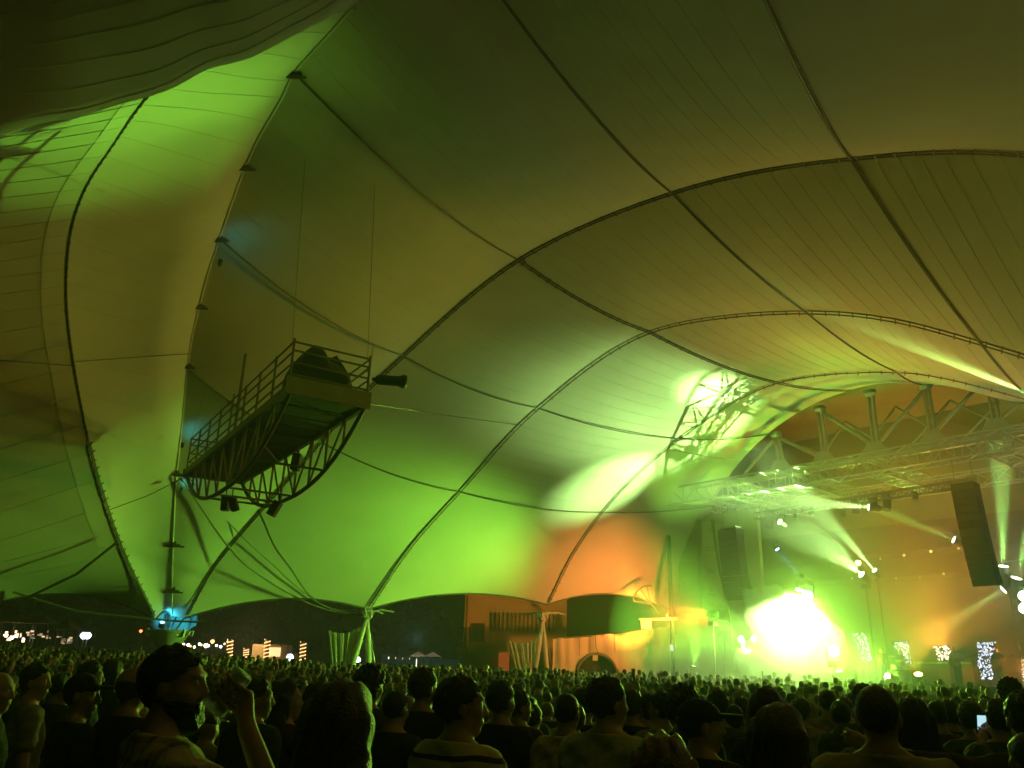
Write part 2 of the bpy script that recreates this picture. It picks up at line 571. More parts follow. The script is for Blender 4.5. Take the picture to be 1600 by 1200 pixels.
lp = at(266, 985, 42)
low = thing('low_point_base', 'blue lit funnel base where the tent swoops down behind the bearded man', 'tent base', gz(lp))
z0 = float(ground_z(lp[0], lp[1]))
MB().lathe([(0.9, 0), (0.75, 0.1), (0.45, z0 + 0.8 - z0), (0.4, lp[2] - z0 - 1.0), (0.95, lp[2] - z0 - 0.1), (1.0, lp[2] - z0)], gz(lp), 20).build('pedestal', mat('painted_concrete', (0.45, 0.47, 0.42), 0.8, noise=0.2, nscale=2), low, True)
_cloth = []
for s in np.linspace(0, 1, 8):
    row = []
    for t in np.linspace(0, math.pi, 18):
        r = 0.82 + 0.25 * s
        row.append(lp + np.array([-r * math.cos(t) * (1.0 + 0.1 * s), 0.15 + 0.9 * r * math.sin(t), 0.02 + s * (0.25 + 0.75 * math.sin(t)**0.7)]))
    _cloth.append(row)
MB().grid(_cloth).build('inner_skirt', M_fab2, low, True)
for k in range(11):
    t = math.pi * (k + 0.5) / 11
    q = lp + np.array([-1.15 * math.cos(t), -0.7 * math.sin(t), -0.12])
    MB().box(q, (0.12, 0.10, 0.16 + 0.12 * (k % 3)), frame_to(q - lp)[[0, 2, 1]]).build('anchor_lug', M_white_steel, low)
for dx in (-0.5, 0.1, 0.55):
    MB().tube([lp + (dx * 0.6, -0.2, 0), lp + (dx, 0.3, 0.75)], 0.05, 6).build('strut', M_cable, low)
bl = lp + np.array([-0.45, -0.1, 0.12])
MB().lathe([(0.1, 0), (0.14, 0.05), (0.14, 0.3)], bl, 10, frame_to((0.3, -0.5, 0.8))).build('uplight', M_black, low)
MB().lathe([(0.12, 0.305), (0.1, 0.32)], bl, 10, frame_to((0.3, -0.5, 0.8))).build('lens', emat('blue_lens', (0.35, 0.75, 1.0), 3), low)
spot(low, bl + (0.1, -0.3, 0.35), lp + (0.2, 0.6, 0.6), 55, (0.05, 0.70, 0.95), 150, 0.5, 0.1)
for px, py, d in ((286, 690, 33.0), (345, 405, 23.6), (284, 760, 35.2)):                        # added uplights imitate the low point lamp's glow along the crease
    q = at(px - 1, py + 6, d)
    e = thing('added_crease_uplight', 'small cyan uplight added for the glow behind the tent crease at %s' % ('hanging platform height' if py == 690 else 'the upper clamp' if py == 405 else 'the lower clamp'), 'uplight', q)
    MB().lathe([(0.05, -0.1), (0.08, 0.0), (0.08, 0.12)], q, 8).build('can', M_black, e)
    MB().lathe([(0.07, 0.122), (0.06, 0.13)], q, 8).build('lens', emat('cyan_lens', (0.1, 0.8, 0.8), 0.5), e)
    spot(e, q + (0, 0, 0.2), q + (0.9, 1.2, 1.2), 6, (0.05, 0.85, 0.75), 130, 0.8, 0.1)

# ------------------------------------------------------------------ hanging platform
ZP = 8.6
pc = [atz(450, 614, ZP), atz(572, 638, ZP), atz(380, 754, ZP), atz(290, 743, ZP)]     # near left, near right, far right, far left
pl = thing('hanging_platform', 'dark railed catwalk slung on bowed trusses below the tent roof', 'platform', (pc[0] + pc[2]) / 2)
ax = (pc[3] - pc[0])
PLEN = np.linalg.norm(ax)
ax /= PLEN
wx = (pc[1] - pc[0])
PW = np.linalg.norm(wx)
wx = np.cross(ax, (0, 0, 1.))
wx *= np.sign(np.dot(wx, pc[1] - pc[0]))
M_deck = mat('weathered_deck_board', (0.13, 0.11, 0.075), 0.85, noise=0.4, nscale=5)
M_pl = mat('platform_steel', (0.20, 0.19, 0.14), 0.6, metal=0.2, noise=0.2, nscale=4)


def pp(l, w, z):
    return pc[0] + ax * l + wx * w + np.array([0, 0, z])


nb = 34
for k in range(nb):
    l = PLEN * (k + 0.5) / nb
    MB().box(pp(l, PW / 2, 0.06 + 0.01 * (k % 3)), (PW - 0.1, PLEN / nb - 0.025, 0.05), (wx, ax, (0, 0, 1))).build('deck_board', M_deck, pl)
for w in (0.0, PW):
    MB().box(pp(PLEN / 2, w, 0.12), (0.12, PLEN, 0.24), (wx, ax, (0, 0, 1))).build('side_beam', M_pl, pl)
MB().box(pp(-0.07, PW / 2, 0.22), (PW + 0.2, 0.06, 0.5), (wx, ax, (0, 0, 1))).build('fascia_board', mat('plywood_fascia', (0.30, 0.27, 0.17), 0.8, noise=0.25, nscale=2), pl)
MB().box(pp(PLEN + 0.07, PW / 2, 0.12), (PW + 0.2, 0.06, 0.3), (wx, ax, (0, 0, 1))).build('fascia_board', M_pl, pl)
for w in (0.0, PW):
    for z in (0.5, 0.85, 1.2, 1.5):
        MB().tube([pp(0, w, z), pp(PLEN, w, z)], 0.03, 6).build('rail', M_pl, pl)
    for k in range(9):
        l = PLEN * k / 8
        MB().tube([pp(l, w, 0.1), pp(l, w, 1.55 if k not in (0, 4) else (1.7 if k else 1.6))], 0.035, 6).build('rail_post', M_pl, pl)
for z in (0.55, 0.9, 1.25, 1.5):
    MB().tube([pp(0, 0, z), pp(0, PW, z)], 0.03, 6).build('rail', M_pl, pl)
    MB().tube([pp(PLEN, 0, z), pp(PLEN, PW, z)], 0.03, 6).build('rail', M_pl, pl)
MB().tube([pp(0, PW * 0.68, 0.45), pp(0, PW, 1.25)], 0.03, 6).build('rail_brace', M_pl, pl)
MB().tube([pp(5.5, 0, 0.2), pp(5.5, 0, 2.9)], 0.05, 6).build('hanger_post', M_pl, pl)
MB().tube([pp(0, PW, 0.2), pp(0, PW + 0.05, 1.9)], 0.015, 5).build('aerial', M_pl, pl)


def bow(l):
    s = l / PLEN
    return -1.65 * (1 - abs(2 * s - 1)**2.6)


for w in (0.05, PW - 0.05):
    MB().tube([pp(l, w, bow(l)) for l in np.linspace(0, PLEN, 40)], 0.07, 8).build('bow_chord', M_pl, pl, True)
    for k in range(1, 9):
        l = PLEN * k / 9
        MB().tube([pp(l, w, 0.05), pp(l, w, bow(l))], 0.04, 6).build('bow_post', M_pl, pl)
        if k < 8:
            l2 = PLEN * (k + 1) / 9
            a, b = (pp(l, w, 0.05), pp(l2, w, bow(l2))) if k < 4 else (pp(l, w, bow(l)), pp(l2, w, 0.05))
            MB().tube([a, b], 0.035, 6).build('bow_brace', M_pl, pl)
for k in (2, 4, 5, 7):
    l = PLEN * k / 9
    MB().tube([pp(l, 0.05, bow(l)), pp(l, PW - 0.05, bow(l))], 0.04, 6).build('cross_tie', M_pl, pl)
MB().tube([pp(PLEN * .3, 0.05, -0.1), pp(PLEN * .62, PW, -0.1)], 0.02, 5).build('under_brace', M_pl, pl)
for l, w in ((0.2, 0), (0.2, PW), (PLEN, 0), (PLEN, PW)):
    q = pp(l, w, 1.5)
    _c = [roof(0, u, v) for u in np.linspace(0.3, 3.6, 60) for v in np.linspace(0, 1, 16)] + [roof(1, u, v) for u in np.linspace(0.3, 3, 40) for v in np.linspace(0, 1, 12)]
    _n = min(_c, key=lambda w_: (w_[0] - q[0])**2 + (w_[1] - q[1])**2)
    MB().tube([q, np.array([q[0] * 0.5 + _n[0] * 0.5, q[1] * 0.5 + _n[1] * 0.5, (q[2] + _n[2]) / 2]), _n], 0.006, 4).build('hanger_wire', M_cable, pl)
MB().tube([at(577, 631, 22.8), at(720, 652, 34), at(840, 668, 42), at(1160, 722, 47)], 0.018, 4).build('tie_wire', M_cable, pl)
MB().tube([at(290, 745, 32.4), at(230, 775, 33.5), at(170, 797, 33)], 0.02, 4).build('tie_wire', M_cable, pl)
# covered desk on the near end
rows = []
for s in np.linspace(0, 1, 9):
    row = []
    for t in np.linspace(0, 2 * math.pi, 33):
        rr = 0.45 + 0.5 * (1 - s**3)
        x, y = math.cos(t), math.sin(t)
        k = (abs(x)**4 + abs(y)**4)**-0.25
        z = 0.32 + 1.25 * s + 0.12 * math.sin(3 * t + 1) * s + 0.14 * math.sin(t * 2) * s
        row.append(pp(0.85 + 0.55 * rr * k * y + 0.03 * math.sin(9 * t), 1.1 + 1.05 * rr * k * x, z))
    rows.append(row)
mb = MB().grid(rows)
mb.f.append(tuple(range(8 * 33, 8 * 33 + 32)))
tag(mb.build('covered_console', mat('black_tarpaulin', (0.03, 0.03, 0.028), 0.5, bump=0.6, bscale=6), smooth=True), 'lumpy black tarpaulin covered console on the near end of the catwalk', 'console')
sl = thing('spotlight', 'black spotlight clamped to the catwalk rail pointing at the stage', 'spotlight', pp(0.1, PW + 0.1, 1.0))
q = pp(0.1, PW + 0.15, 0.95)
A = frame_to((0.95, 0.3, 0.05))
MB().lathe([(0.10, -0.3), (0.15, -0.2), (0.15, 0.35), (0.2, 0.5), (0.2, 0.6)], q + A[2] * 0.4, 12, A).build('housing', M_black, sl, True)
MB().tube([q, q + A[2] * 0.4], 0.05, 6).build('bracket', M_black, sl)
for i, (px, py, dd, tilt, lb) in enumerate(((352, 787, 29.5, 0.05, 'black cabinet loudspeaker hanging under the catwalk, left one of the pair'), (365, 787, 29.3, 0.35, 'tilted black loudspeaker hanging under the catwalk, right one of the pair'),
                                            (429, 795, 26.8, -0.45, 'black loudspeaker hanging tilted at the right end of the catwalk bow'), (463, 722, 24.8, -0.08, 'black loudspeaker hanging between the bow posts under the catwalk'))):
    c = at(px, py, dd)
    s = thing('hanging_loudspeaker', lb, 'loudspeaker', c, 'loudspeakers under the catwalk')
    x = np.array([math.cos(tilt), 0, math.sin(tilt)])
    z = np.array([-math.sin(tilt), 0, math.cos(tilt)])
    A = (x, np.cross(z, x), z)
    cab = MB().box(c, (0.25, 0.30, 0.52), A).build('cabinet', M_black, s)
    MB().box(c - A[1] * 0.16, (0.22, 0.02, 0.47), A).build('grille', mat('grille', (0.045, 0.045, 0.045), 0.7), cab)
    top = c + z * 0.26
    MB().tube([top, top + (0, 0, 0.3)], 0.02, 5).build('hanger', M_black, s)

# ------------------------------------------------------------------ stage
E1 = np.array([math.cos(math.radians(50)), -math.sin(math.radians(50)), 0])
E2 = np.array([math.sin(math.radians(50)), math.cos(math.radians(50)), 0])
Z3 = np.array([0, 0, 1.])
SA = (E1, E2, Z3)
P0 = np.array([9.64, 50.0, 0])


def S(u, v, z):
    return P0 + E1 * u + E2 * v + Z3 * z


def onst(px, py, v):
    return onplane(px, py, P0 + E2 * v, E2)


M_alu = mat('truss_aluminium', (0.72, 0.73, 0.70), 0.38, metal=0.55)
M_dark = mat('black_drape', (0.025, 0.022, 0.02), 0.9, bump=0.4, bscale=3)
M_wall = mat('pale_stage_wall', (0.60, 0.57, 0.48), 0.8, noise=0.15, nscale=0.7)
M_deckS = mat('stage_deck', (0.05, 0.04, 0.035), 0.6, noise=0.3, nscale=2)

stg = thing('stage', 'dark raised concert stage behind the crowd', 'stage', S(14, 6, 0))
MB().box(S(14, 6.2, 1.42), (22, 12.8, 0.16), SA).build('deck', M_deckS, stg)
for k in range(11):
    MB().box(S(4 + 2 * k, -0.12, 0.67), (1.96, 0.06, 1.33), SA).build('skirt_panel', M_dark, stg)
MB().box(S(12.6, 9.5, 1.85), (7.0, 3.4, 0.7), SA).build('drum_riser', M_dark, stg)

hs = thing('stage_house', 'dark draped back and flanks of the stage building', 'stage building', S(14, 13, 0))
M_canv = mat('stage_canvas', (0.30, 0.28, 0.22), 0.9, noise=0.2, nscale=0.6)
MB().box(S(14, 13.4, 5.6), (38, 0.3, 11.2), SA).build('back_drape', M_dark, hs)
MB().box(S(14, 13.42, 14.6), (38, 0.3, 6.79), SA).build('back_canvas', M_canv, hs)
MB().box(S(14, 8.3, 18.15), (38, 10.6, 0.3), SA).build('roof_panel', M_canv, hs)
MB().box(S(33.2, 7.0, 9.0), (0.3, 13, 18), SA).build('side_drape', M_dark, hs)
MB().box(S(-2.2, 9.0, 9.0), (0.3, 9, 18), SA).build('side_drape', M_dark, hs)

sw = thing('stage_side_wall', 'pale plastered wall beside the stage behind the loudspeaker stack', 'wall', S(2, 3, 0))
MB().box(S(1.6, 2.9, 5.6), (6.6, 0.3, 11.2), SA).build('wall_face', M_wall, sw)
MB().box(S(1.6, 2.72, 5.05), (6.6, 0.05, 0.08), SA).build('string_course', M_wall, sw)
MB().box(S(4.6, 2.7, 1.6), (0.9, 0.08, 2.2), SA).build('door', mat('side_door', (0.25, 0.24, 0.2), 0.7), sw)


def text(s, pos, size, A, m, name, parent, ext=0.004):
    c = bpy.data.curves.new(name, 'FONT')
    c.body, c.size, c.extrude = s, size, ext
    c.align_x, c.align_y = 'CENTER', 'CENTER'
    o = bpy.data.objects.new(name, c)
    c.materials.append(m)
    COL.objects.link(o)
    M = Matrix.Identity(4)
    for i in range(3):
        for j in range(3):
            M[j][i] = float(A[i][j])
    M.translation = Vector([float(x) for x in pos])
    o.parent = parent
    o.matrix_parent_inverse = Matrix.Translation(-parent.location)
    o.matrix_basis = M
    return o


M_print = mat('faded_print', (0.30, 0.28, 0.20), 0.8)


def banner(px0, px1, pt, pb, v, m, label, marks):
    a, b, c, d = onst(px0, pt, v), onst(px1, pt, v), onst(px1, pb, v), onst(px0, pb, v)
    t = thing('sponsor_banner', label, 'banner', (c + d) / 2, 'tall banners left of the stage')
    n = 14
    G = [[(a + (b - a) * s) + ((d + (c - d) * s) - (a + (b - a) * s)) * r - E2 * (0.05 * math.sin(s * 5 + r * 6)) for s in np.linspace(0, 1, n)] for r in np.linspace(0, 1, n)]
    o = MB().grid(G).build('cloth', m, t, True)
    mod = o.modifiers.new('cloth thickness', 'SOLIDIFY')
    mod.thickness = 0.02
    MB().tube([a, b], 0.05, 6).build('top_bar', M_steel, t)
    MB().tube([d, c], 0.05, 6).build('bottom_bar', M_steel, t)
    for r, s, w, k in marks:
        q = (a + (b - a) * 0.5) * (1 - r) + (d + (c - d) * 0.5) * r - E2 * 0.10
        x = (b - a) / np.linalg.norm(b - a)
        if k == 'bar':
            MB().box(q, (w, 0.02, s), (x, E2, Z3)).build('printed_line', M_print, t)
        elif k == 'disc':
            MB().lathe([(s, 0), (s, 0.02)], q, 14, frame_to(-E2)).build('printed_emblem', M_print, t)
        else:
            MB().box(q, (w, 0.02, s), (x, E2, Z3)).build('printed_word', M_print, t)
            MB().box(q - Z3 * s * 0.0 - E2 * 0.012, (w * 0.86, 0.02, s * 0.3), (x, E2, Z3)).build('printed_word', m, t)
    return t


banner(1060, 1094, 812, 958, 2.2, mat('dark_banner', (0.20, 0.18, 0.10), 0.85, noise=0.2, nscale=2), 'tall dark olive banner left of the pale one beside the stage', [(0.25, 0.1, 0.7, 'bar'), (0.45, 0.1, 0.8, 'bar'), (0.65, 0.18, 0.7, 'bar'), (0.8, 0.08, 0.8, 'bar')])
banner(1097, 1130, 815, 952, 2.3, mat('pale_banner', (0.62, 0.58, 0.44), 0.85, noise=0.15, nscale=2), 'tall pale sponsor banner between the dark banner and the loudspeaker stack', [(0.10, 0.25, 0.55, 'word'), (0.32, 0.28, 0.75, 'word'), (0.34, 0.03, 1.0, 'bar'), (0.57, 0.26, 0.6, 'word'), (0.78, 0.11, 0, 'disc'), (0.84, 0.07, 0.6, 'bar'), (0.95, 0.16, 0.35, 'word')])


def truss(name, a, b, w, h, bay, label, m=M_alu, up=Z3, cr=0.05, br=0.03, cat='truss', group=None):
    a, b = np.array(a, float), np.array(b, float)
    d = b - a
    L = np.linalg.norm(d)
    d /= L
    side = np.cross(d, up)
    side /= np.linalg.norm(side)
    u2 = np.cross(side, d)
    t = thing(name, label, cat, a, group)
    for sx, sz in ((-1, -1), (1, -1), (1, 1), (-1, 1)):
        o = side * w / 2 * sx + u2 * h / 2 * sz
        MB().tube([a + o, b + o], cr, 6).build('chord', m, t)
    mb = MB()
    n = max(1, int(round(L / bay)))
    for k in range(n + 1):
        c = a + d * L * k / n
        q = [c + side * w / 2 * sx + u2 * h / 2 * sz for sx, sz in ((-1, -1), (1, -1), (1, 1), (-1, 1))]
        for i in range(4):
            mb.tube([q[i], q[(i + 1) % 4]], br, 4, False)
        if k < n:
            c2 = a + d * L * (k + 1) / n
            q2 = [c2 + side * w / 2 * sx + u2 * h / 2 * sz for sx, sz in ((-1, -1), (1, -1), (1, 1), (-1, 1))]
            for i in range(4):
                j = (i + 1) % 4
                mb.tube([q[i], q2[j]] if (k + i) % 2 else [q[j], q2[i]], br, 4, False)
    struct(mb.build('lattice', m, t), 'stuff')
    return t


ZT = 11.95
truss('front_truss', S(0, 0, ZT), S(25, 0, ZT), 1.0, 1.0, 1.05, 'long bright aluminium box truss along the front of the stage roof')
truss('rear_truss', S(0.6, 6.8, ZT), S(25, 6.8, ZT), 0.8, 0.8, 1.0, 'dim aluminium box truss along the rear of the stage roof')
for k, u in enumerate((0.7, 5.0, 9.0, 13.4, 19.2)):
    truss('cross_truss', S(u, 0.55, ZT), S(u, 6.35, ZT), 0.9, 0.8, 0.95, ('short box truss running upstage from the left end of the front truss', 'box truss running upstage above the left loudspeaker stack', 'brightest lit box truss running upstage over the glare', 'dim box truss running upstage over the middle of the stage', 'lit box truss running upstage over the right hand moving lights')[k])
truss('lamp_bar', S(5.3, 2, 10.55), S(17.5, 2, 10.75), 0.35, 0.35, 0.45, 'thin black lamp bar hung below the front truss', M_black, cr=0.035, br=0.02, cat='lamp bar')
truss('back_lamp_bar', S(0.5, 11.3, 9.0), S(16, 11.3, 9.0), 0.3, 0.3, 0.5, 'upper dark lamp bar on the back drape', M_black, cr=0.03, br=0.015, cat='lamp bar')
truss('back_lamp_bar', S(3.0, 11.3, 7.55), S(15, 11.3, 7.55), 0.3, 0.3, 0.5, 'lower dark lamp bar on the back drape', M_black, cr=0.03, br=0.015, cat='lamp bar')

pf = thing('portal_frame', 'massive pale steel frame of posts and braces above the stage truss', 'steel frame', S(9, 3.3, 13))
V3 = 3.35
tops = [onst(1213, 682, V3), onst(1281, 642, V3), onst(1360, 617, V3), onst(1447, 606, V3)]
bots = [onst(1222, 729, V3), onst(1290, 718, V3), onst(1369, 698, V3), onst(1458, 678, V3)]
zb = np.mean([b[2] for b in bots]) - 0.3
du = np.dot(bots[3] - bots[2], E1)
tops.append(tops[3] + E1 * du - Z3 * 0.1)
bots.append(bots[3] + E1 * du)
tops.append(tops[4] + E1 * du - Z3 * 0.5)
bots.append(bots[4] + E1 * du)
for a, b in zip(tops, bots):
    for s in (-0.13, 0.13):
        MB().box((a + b) / 2 + E1 * s, (0.10, 0.24, np.linalg.norm(a - b) + 0.3), (E1, E2, (a - b) / np.linalg.norm(a - b))).build('post', M_white_steel, pf)
    c = b.copy()
    c[2] = zb
    v = [c - E1 * 0.85 - Z3 * .2, c + E1 * 0.85 - Z3 * .2, c + E1 * 0.35 + Z3 * .6, c - E1 * 0.35 + Z3 * .6]
    v = [q - E2 * 0.22 for q in v] + [q - E2 * 0.26 for q in v]
    MB().add(v, [(0, 1, 2, 3), (7, 6, 5, 4), (0, 4, 5, 1), (1, 5, 6, 2), (2, 6, 7, 3), (3, 7, 4, 0)]).build('gusset_plate', M_white_steel, pf)
    MB().lathe([(0.25, 0), (0.35, 0.15), (0.35, 0.35)], a - Z3 * 0.1, 10).build('cap_block', M_white_steel, pf)
for a, b in ((tops[0], bots[1]), (tops[1], bots[2]), (tops[3], bots[2]), (tops[4], bots[3]), (tops[5], bots[4])):
    MB().tube([a, b], 0.11, 8).build('diagonal_brace', M_white_steel, pf, True)
for i in range(5):
    MB().tube([tops[i] + E2 * 3.0, bots[i + 1] + E2 * 3.0], 0.07, 6).build('rear_brace', M_white_steel, pf, True)
    MB().tube([tops[i + 1] + E2 * 3.0, bots[i] + E2 * 3.0], 0.07, 6).build('rear_brace', M_white_steel, pf, True)
_p = bots[0].copy() - E1 * 6
_p[2] = zb
_q = bots[5].copy()
_q[2] = zb
MB().box((_p + _q) / 2 - Z3 * 0.25, (np.linalg.norm(_q - _p), 0.35, 0.35), SA).build('bottom_chord', M_white_steel, pf)
MB().tube([tops[0], bots[0] - E1 * 2.6], 0.09, 6).build('diagonal_brace', M_white_steel, pf, True)


def line_array(px_top, py_top, px_bot, py_bot, v, n, curve, label, w=1.25):
    a, b = onst(px_top, py_top, v), onst(px_bot, py_bot, v)
    t = thing('line_array', label, 'loudspeaker stack', a)
    H = a[2] - b[2]
    hh = H / n
    ang, p = 0.0, a.copy()
    fd = -E2
    for k in range(n):
        ang = curve * (k / (n - 1))**2
        dn = -Z3 * math.cos(ang) + E2 * math.sin(ang) * 0.6 + E1 * 0.03
        dn /= np.linalg.norm(dn)
        f = np.cross(E1, dn)
        f = -f if np.dot(f, fd) < 0 else f
        c = p + dn * hh / 2
        cab = MB().box(c, (w, 0.7, hh * 0.94), (E1, f, dn)).build('cabinet', M_black, t)
        MB().box(c + f * 0.356, (w * 0.94, 0.02, hh * 0.8), (E1, f, dn)).build('grille', mat('array_grille', (0.05, 0.05, 0.05), 0.6), cab)
        p = p + dn * hh
    MB().box(a + Z3 * 0.12, (w * 0.9, 0.6, 0.12), SA).build('fly_bar', M_steel, t)
    for s in (-0.4, 0.4):
        q = a + E1 * s * w + Z3 * 0.15
        MB().tube([q, np.array([q[0], q[1], ZT - 0.5])], 0.025, 5).build('chain', M_steel, t)
    return t


line_array(1141, 828, 1153, 936, -0.5, 12, 0.5, 'curved black line array hanging left of the green glare')
line_array(1507, 756, 1522, 915, -0.5, 13, 0.4, 'large dark line array hanging on the right of the stage', w=1.0)
ch = [onst(1113, 812, -0.2), onst(1118, 850, -0.2), onst(1124, 890, -0.2), onst(1133, 930, -0.2), onst(1142, 975, -0.2), onst(1150, 1050, -0.2)]
tag(MB().tube(ch, [0.10, 0.08, 0.07, 0.06, 0.05, 0.05], 6).build('cable_loom', mat('cable_loom', (0.10, 0.12, 0.06), 0.6), smooth=True), 'bundled cable loom dropping from the truss beside the line array', 'cable')


# ------------------------------------------------------------------ lamps on the stage
def lamp(pos, aim, label, r=0.16, lens=(0.6, 1.0, 0.4), es=40, name='moving_head_light', group='moving head lights on the stage', power=0, col=GREEN, deg=20, blend=0.3, hang=True, soft=0.1, cat='stage light', stand=None):
    pos = np.array(pos, float)
    A = frame_to(np.array(aim, float) - pos)
    t = thing(name, label, cat, pos, group)
    MB().lathe([(r * 0.55, -2.2 * r), (r, -1.6 * r), (r * 1.02, 0.9 * r), (r * 1.12, 1.0 * r), (r * 1.12, 1.2 * r)], pos, 12, A).build('head', M_black, t, True)
    hd = t.children[0]
    MB().lathe([(r * 0.95, 1.21 * r), (r * 0.6, 1.3 * r)], pos, 14, A).build('lens', emat('lens_%s_%g' % ('_'.join('%g' % c for c in lens), es), lens, es), hd)
    up = Z3 if hang else -Z3
    for s in (-1, 1):
        q = pos + A[0] * s * r * 1.25
        MB().tube([q, q + up * r * 1.9, pos + up * r * 2.0 + A[0] * s * r * 0.3], r * 0.16, 5).build('yoke', M_black, t)
    MB().box(pos + up * r * 2.5, (r * 1.8, r * 1.8, r * 1.0), SA).build('base', M_black, t)
    if stand is not None:
        MB().tube([pos - Z3 * r * 2.6, np.array([pos[0], pos[1], stand])], 0.035, 6).build('stand_pole', M_black, t)
        MB().lathe([(0.3, 0), (0.28, 0.04), (0.05, 0.08)], np.array([pos[0], pos[1], stand]), 10).build('stand_base', M_black, t)
    if power:
        spot(t, pos + A[2] * r * 1.5, aim, power, col, deg, blend, soft)
    return t
# --- the glare: a tower of green floods at the front of the stage
tw = thing('lamp_tower', 'slim black tower carrying the glaring green floods', 'lamp tower', S(7.97, 0.6, 1.5))
_b = onst(1236, 1005, 0.6)
for s in (-0.5, 0.5):
    MB().tube([S(7.97 + s, 0.75, 1.5), S(7.97 + s, 0.75, 6.2)], 0.05, 6).build('upright', M_black, tw)
for z in (1.6, 2.6, 3.6, 4.6, 5.6, 6.1):
    MB().tube([S(7.45, 0.75, z), S(8.5, 0.75, z)], 0.04, 6).build('rung', M_black, tw)
for s in (-1, 1):
    MB().tube([S(7.97 + s * 0.5, 0.75, 1.55), S(7.97 + s * 1.1, 0.95, 1.52)], 0.04, 6).build('foot', M_black, tw)
K = 1.0
CE1 = at(1010, 640, 42)
lamp(onst(1168, 1012, -0.6), CAM + (-2, 12, -2.0), 'glaring green flood just left of the burst of smoke', 0.26, (0.75, 1, 0.6), 60, power=16000 * K, col=(0.42, 1.0, 0.06), deg=46, blend=0.9, hang=False, soft=0.25, stand=-0.1)
lamp(onst(1302, 1016, -0.6), CAM + (7, 10, -2.0), 'glaring green flood just right of the burst of smoke', 0.26, (0.75, 1, 0.6), 60, power=22000 * K, col=(0.42, 1.0, 0.06), deg=46, blend=0.9, hang=False, soft=0.25, stand=-0.1)
lamp(onst(1262, 930, -0.6), CAM + (3, 14, -2.5), 'glaring green flood high on the tower at the top of the smoke', 0.26, (0.75, 1, 0.6), 60, power=22000 * K, col=(0.42, 1.0, 0.06), deg=50, blend=0.9, soft=0.25)
lamp(onst(1236, 1000, -0.2), onst(1236, 1000, -6), 'green lamp added inside the burst of smoke to make it glow', 0.2, (0.75, 1, 0.6), 60, power=4500 * K, col=(0.55, 1.0, 0.2), deg=179, blend=0.0, soft=0.3)  # lamp put inside the smoke so that it glows
lamp(onst(1250, 915, 0.3), onst(1230, 1045, -1.2), 'green lamp added above the burst of smoke to light it from the top', 0.2, (0.75, 1, 0.6), 60, power=70000 * K, col=(0.6, 1.0, 0.25), deg=105, blend=0.0, soft=0.3)  # second added glow lamp, turned down to keep its light off the roof
lamp(onst(1170, 1008, -0.8), at(500, 885, 43), 'green flood left of the tower turned towards the left tent hem', 0.25, (0.7, 1, 0.5), 30, power=36000 * K, col=GREEN, deg=56, blend=1.0, hang=False, soft=0.9)
lamp(S(10.0, 5.0, 7.0), roof(2, 2.2, 0.85), 'green lamp on a stand upstage aimed up through the front truss', 0.2, (0.7, 1, 0.5), 30, power=26000 * K, col=(0.52, 1, 0.26), deg=46, blend=0.7, soft=0.012, hang=False, stand=1.5)
lamp(S(7.2, 1.7, 9.9), roof(2, 2.0, 0.25), 'green lamp second from the left of the lamp bar aimed at the third bay', 0.16, (0.7, 1, 0.5), 30, power=5000 * K, col=(0.52, 1, 0.26), deg=30, blend=1.0, soft=0.12)
lamp(onst(1180, 1000, -0.8), at(300, 165, 14.6), 'small green lamp left of the tower aimed at the far left roof fold', 0.16, (0.7, 1, 0.5), 30, power=46000 * K, col=GREEN, deg=13, blend=1.0, hang=False, soft=0.1)
lamp(onst(1160, 1000, -0.8), at(150, 215, 15.5), 'small green lamp beside the stage wall aimed at the left rib', 0.16, (0.7, 1, 0.5), 30, power=40000 * K, col=GREEN, deg=16, blend=1.0, hang=False, soft=0.1)
# --- washes on the stage floor
lamp(S(4.6, -1.0, 4.3), at(930, 940, 51), 'low orange flood on the stage edge lighting the side wall', 0.22, (1, 0.55, 0.15), 12, 'flood_light', 'orange floods on the stage', power=5500 * K, col=(1, 0.23, 0.04), deg=100, blend=0.9, hang=False, soft=0.2, cat='flood light', stand=0.0)
lamp(S(4.9, -2.2, 4.75), at(800, 965, 70), 'upper orange flood on a stand throwing light out under the tent hem', 0.2, (1, 0.55, 0.15), 12, 'flood_light', 'orange floods on the stage', power=20000 * K, col=ORANGE, deg=30, blend=0.6, hang=False, soft=0.08, cat='flood light', stand=0.0)
lamp(S(9.2, 2.6, 1.8), S(9.0, 0.3, 12), 'green uplight added on the stage deck to light the front truss', 0.18, (0.7, 1, 0.5), 20, 'flood_light', 'added green uplights', power=9000 * K, col=GREEN, deg=85, blend=0.8, hang=False, soft=0.06, cat='flood light')  # lamp added to turn the truss undersides green
lamp(S(3.0, -1.6, 1.9), S(3.6, 0.0, 12), 'green uplight added in front of the side wall to light the left truss end', 0.16, (0.7, 1, 0.5), 20, 'flood_light', 'added green uplights', power=6000 * K, col=GREEN, deg=48, blend=0.9, hang=False, soft=0.05, cat='flood light', stand=0.0)  # lamp added to brighten the lower chord of the truss
lamp(S(25.0, -1.5, 11.0), at(120, 600, 26), 'added amber flood out of view on the right truss end, filling the left bay', 0.2, (1, 0.7, 0.25), 12, 'flood_light', 'added amber fill floods at the right', power=17000 * K, col=(0.78, 0.52, 0.02), deg=40, blend=0.9, soft=1.0, cat='flood light', stand=ZT)  # unseen lamp put in to brighten the left bay
lamp(S(24.0, -1.5, 7.0), (-5, -9, 10.5), 'added amber flood out of view at the right, bounced off the rear roof', 0.2, (1, 0.7, 0.25), 12, 'flood_light', 'added amber fill floods at the right', power=90000 * K, col=(0.8, 0.55, 0.07), deg=22, blend=0.9, soft=0.5, cat='flood light', stand=ZT)  # unseen lamp, added so the roof bounce warms the near people's backs
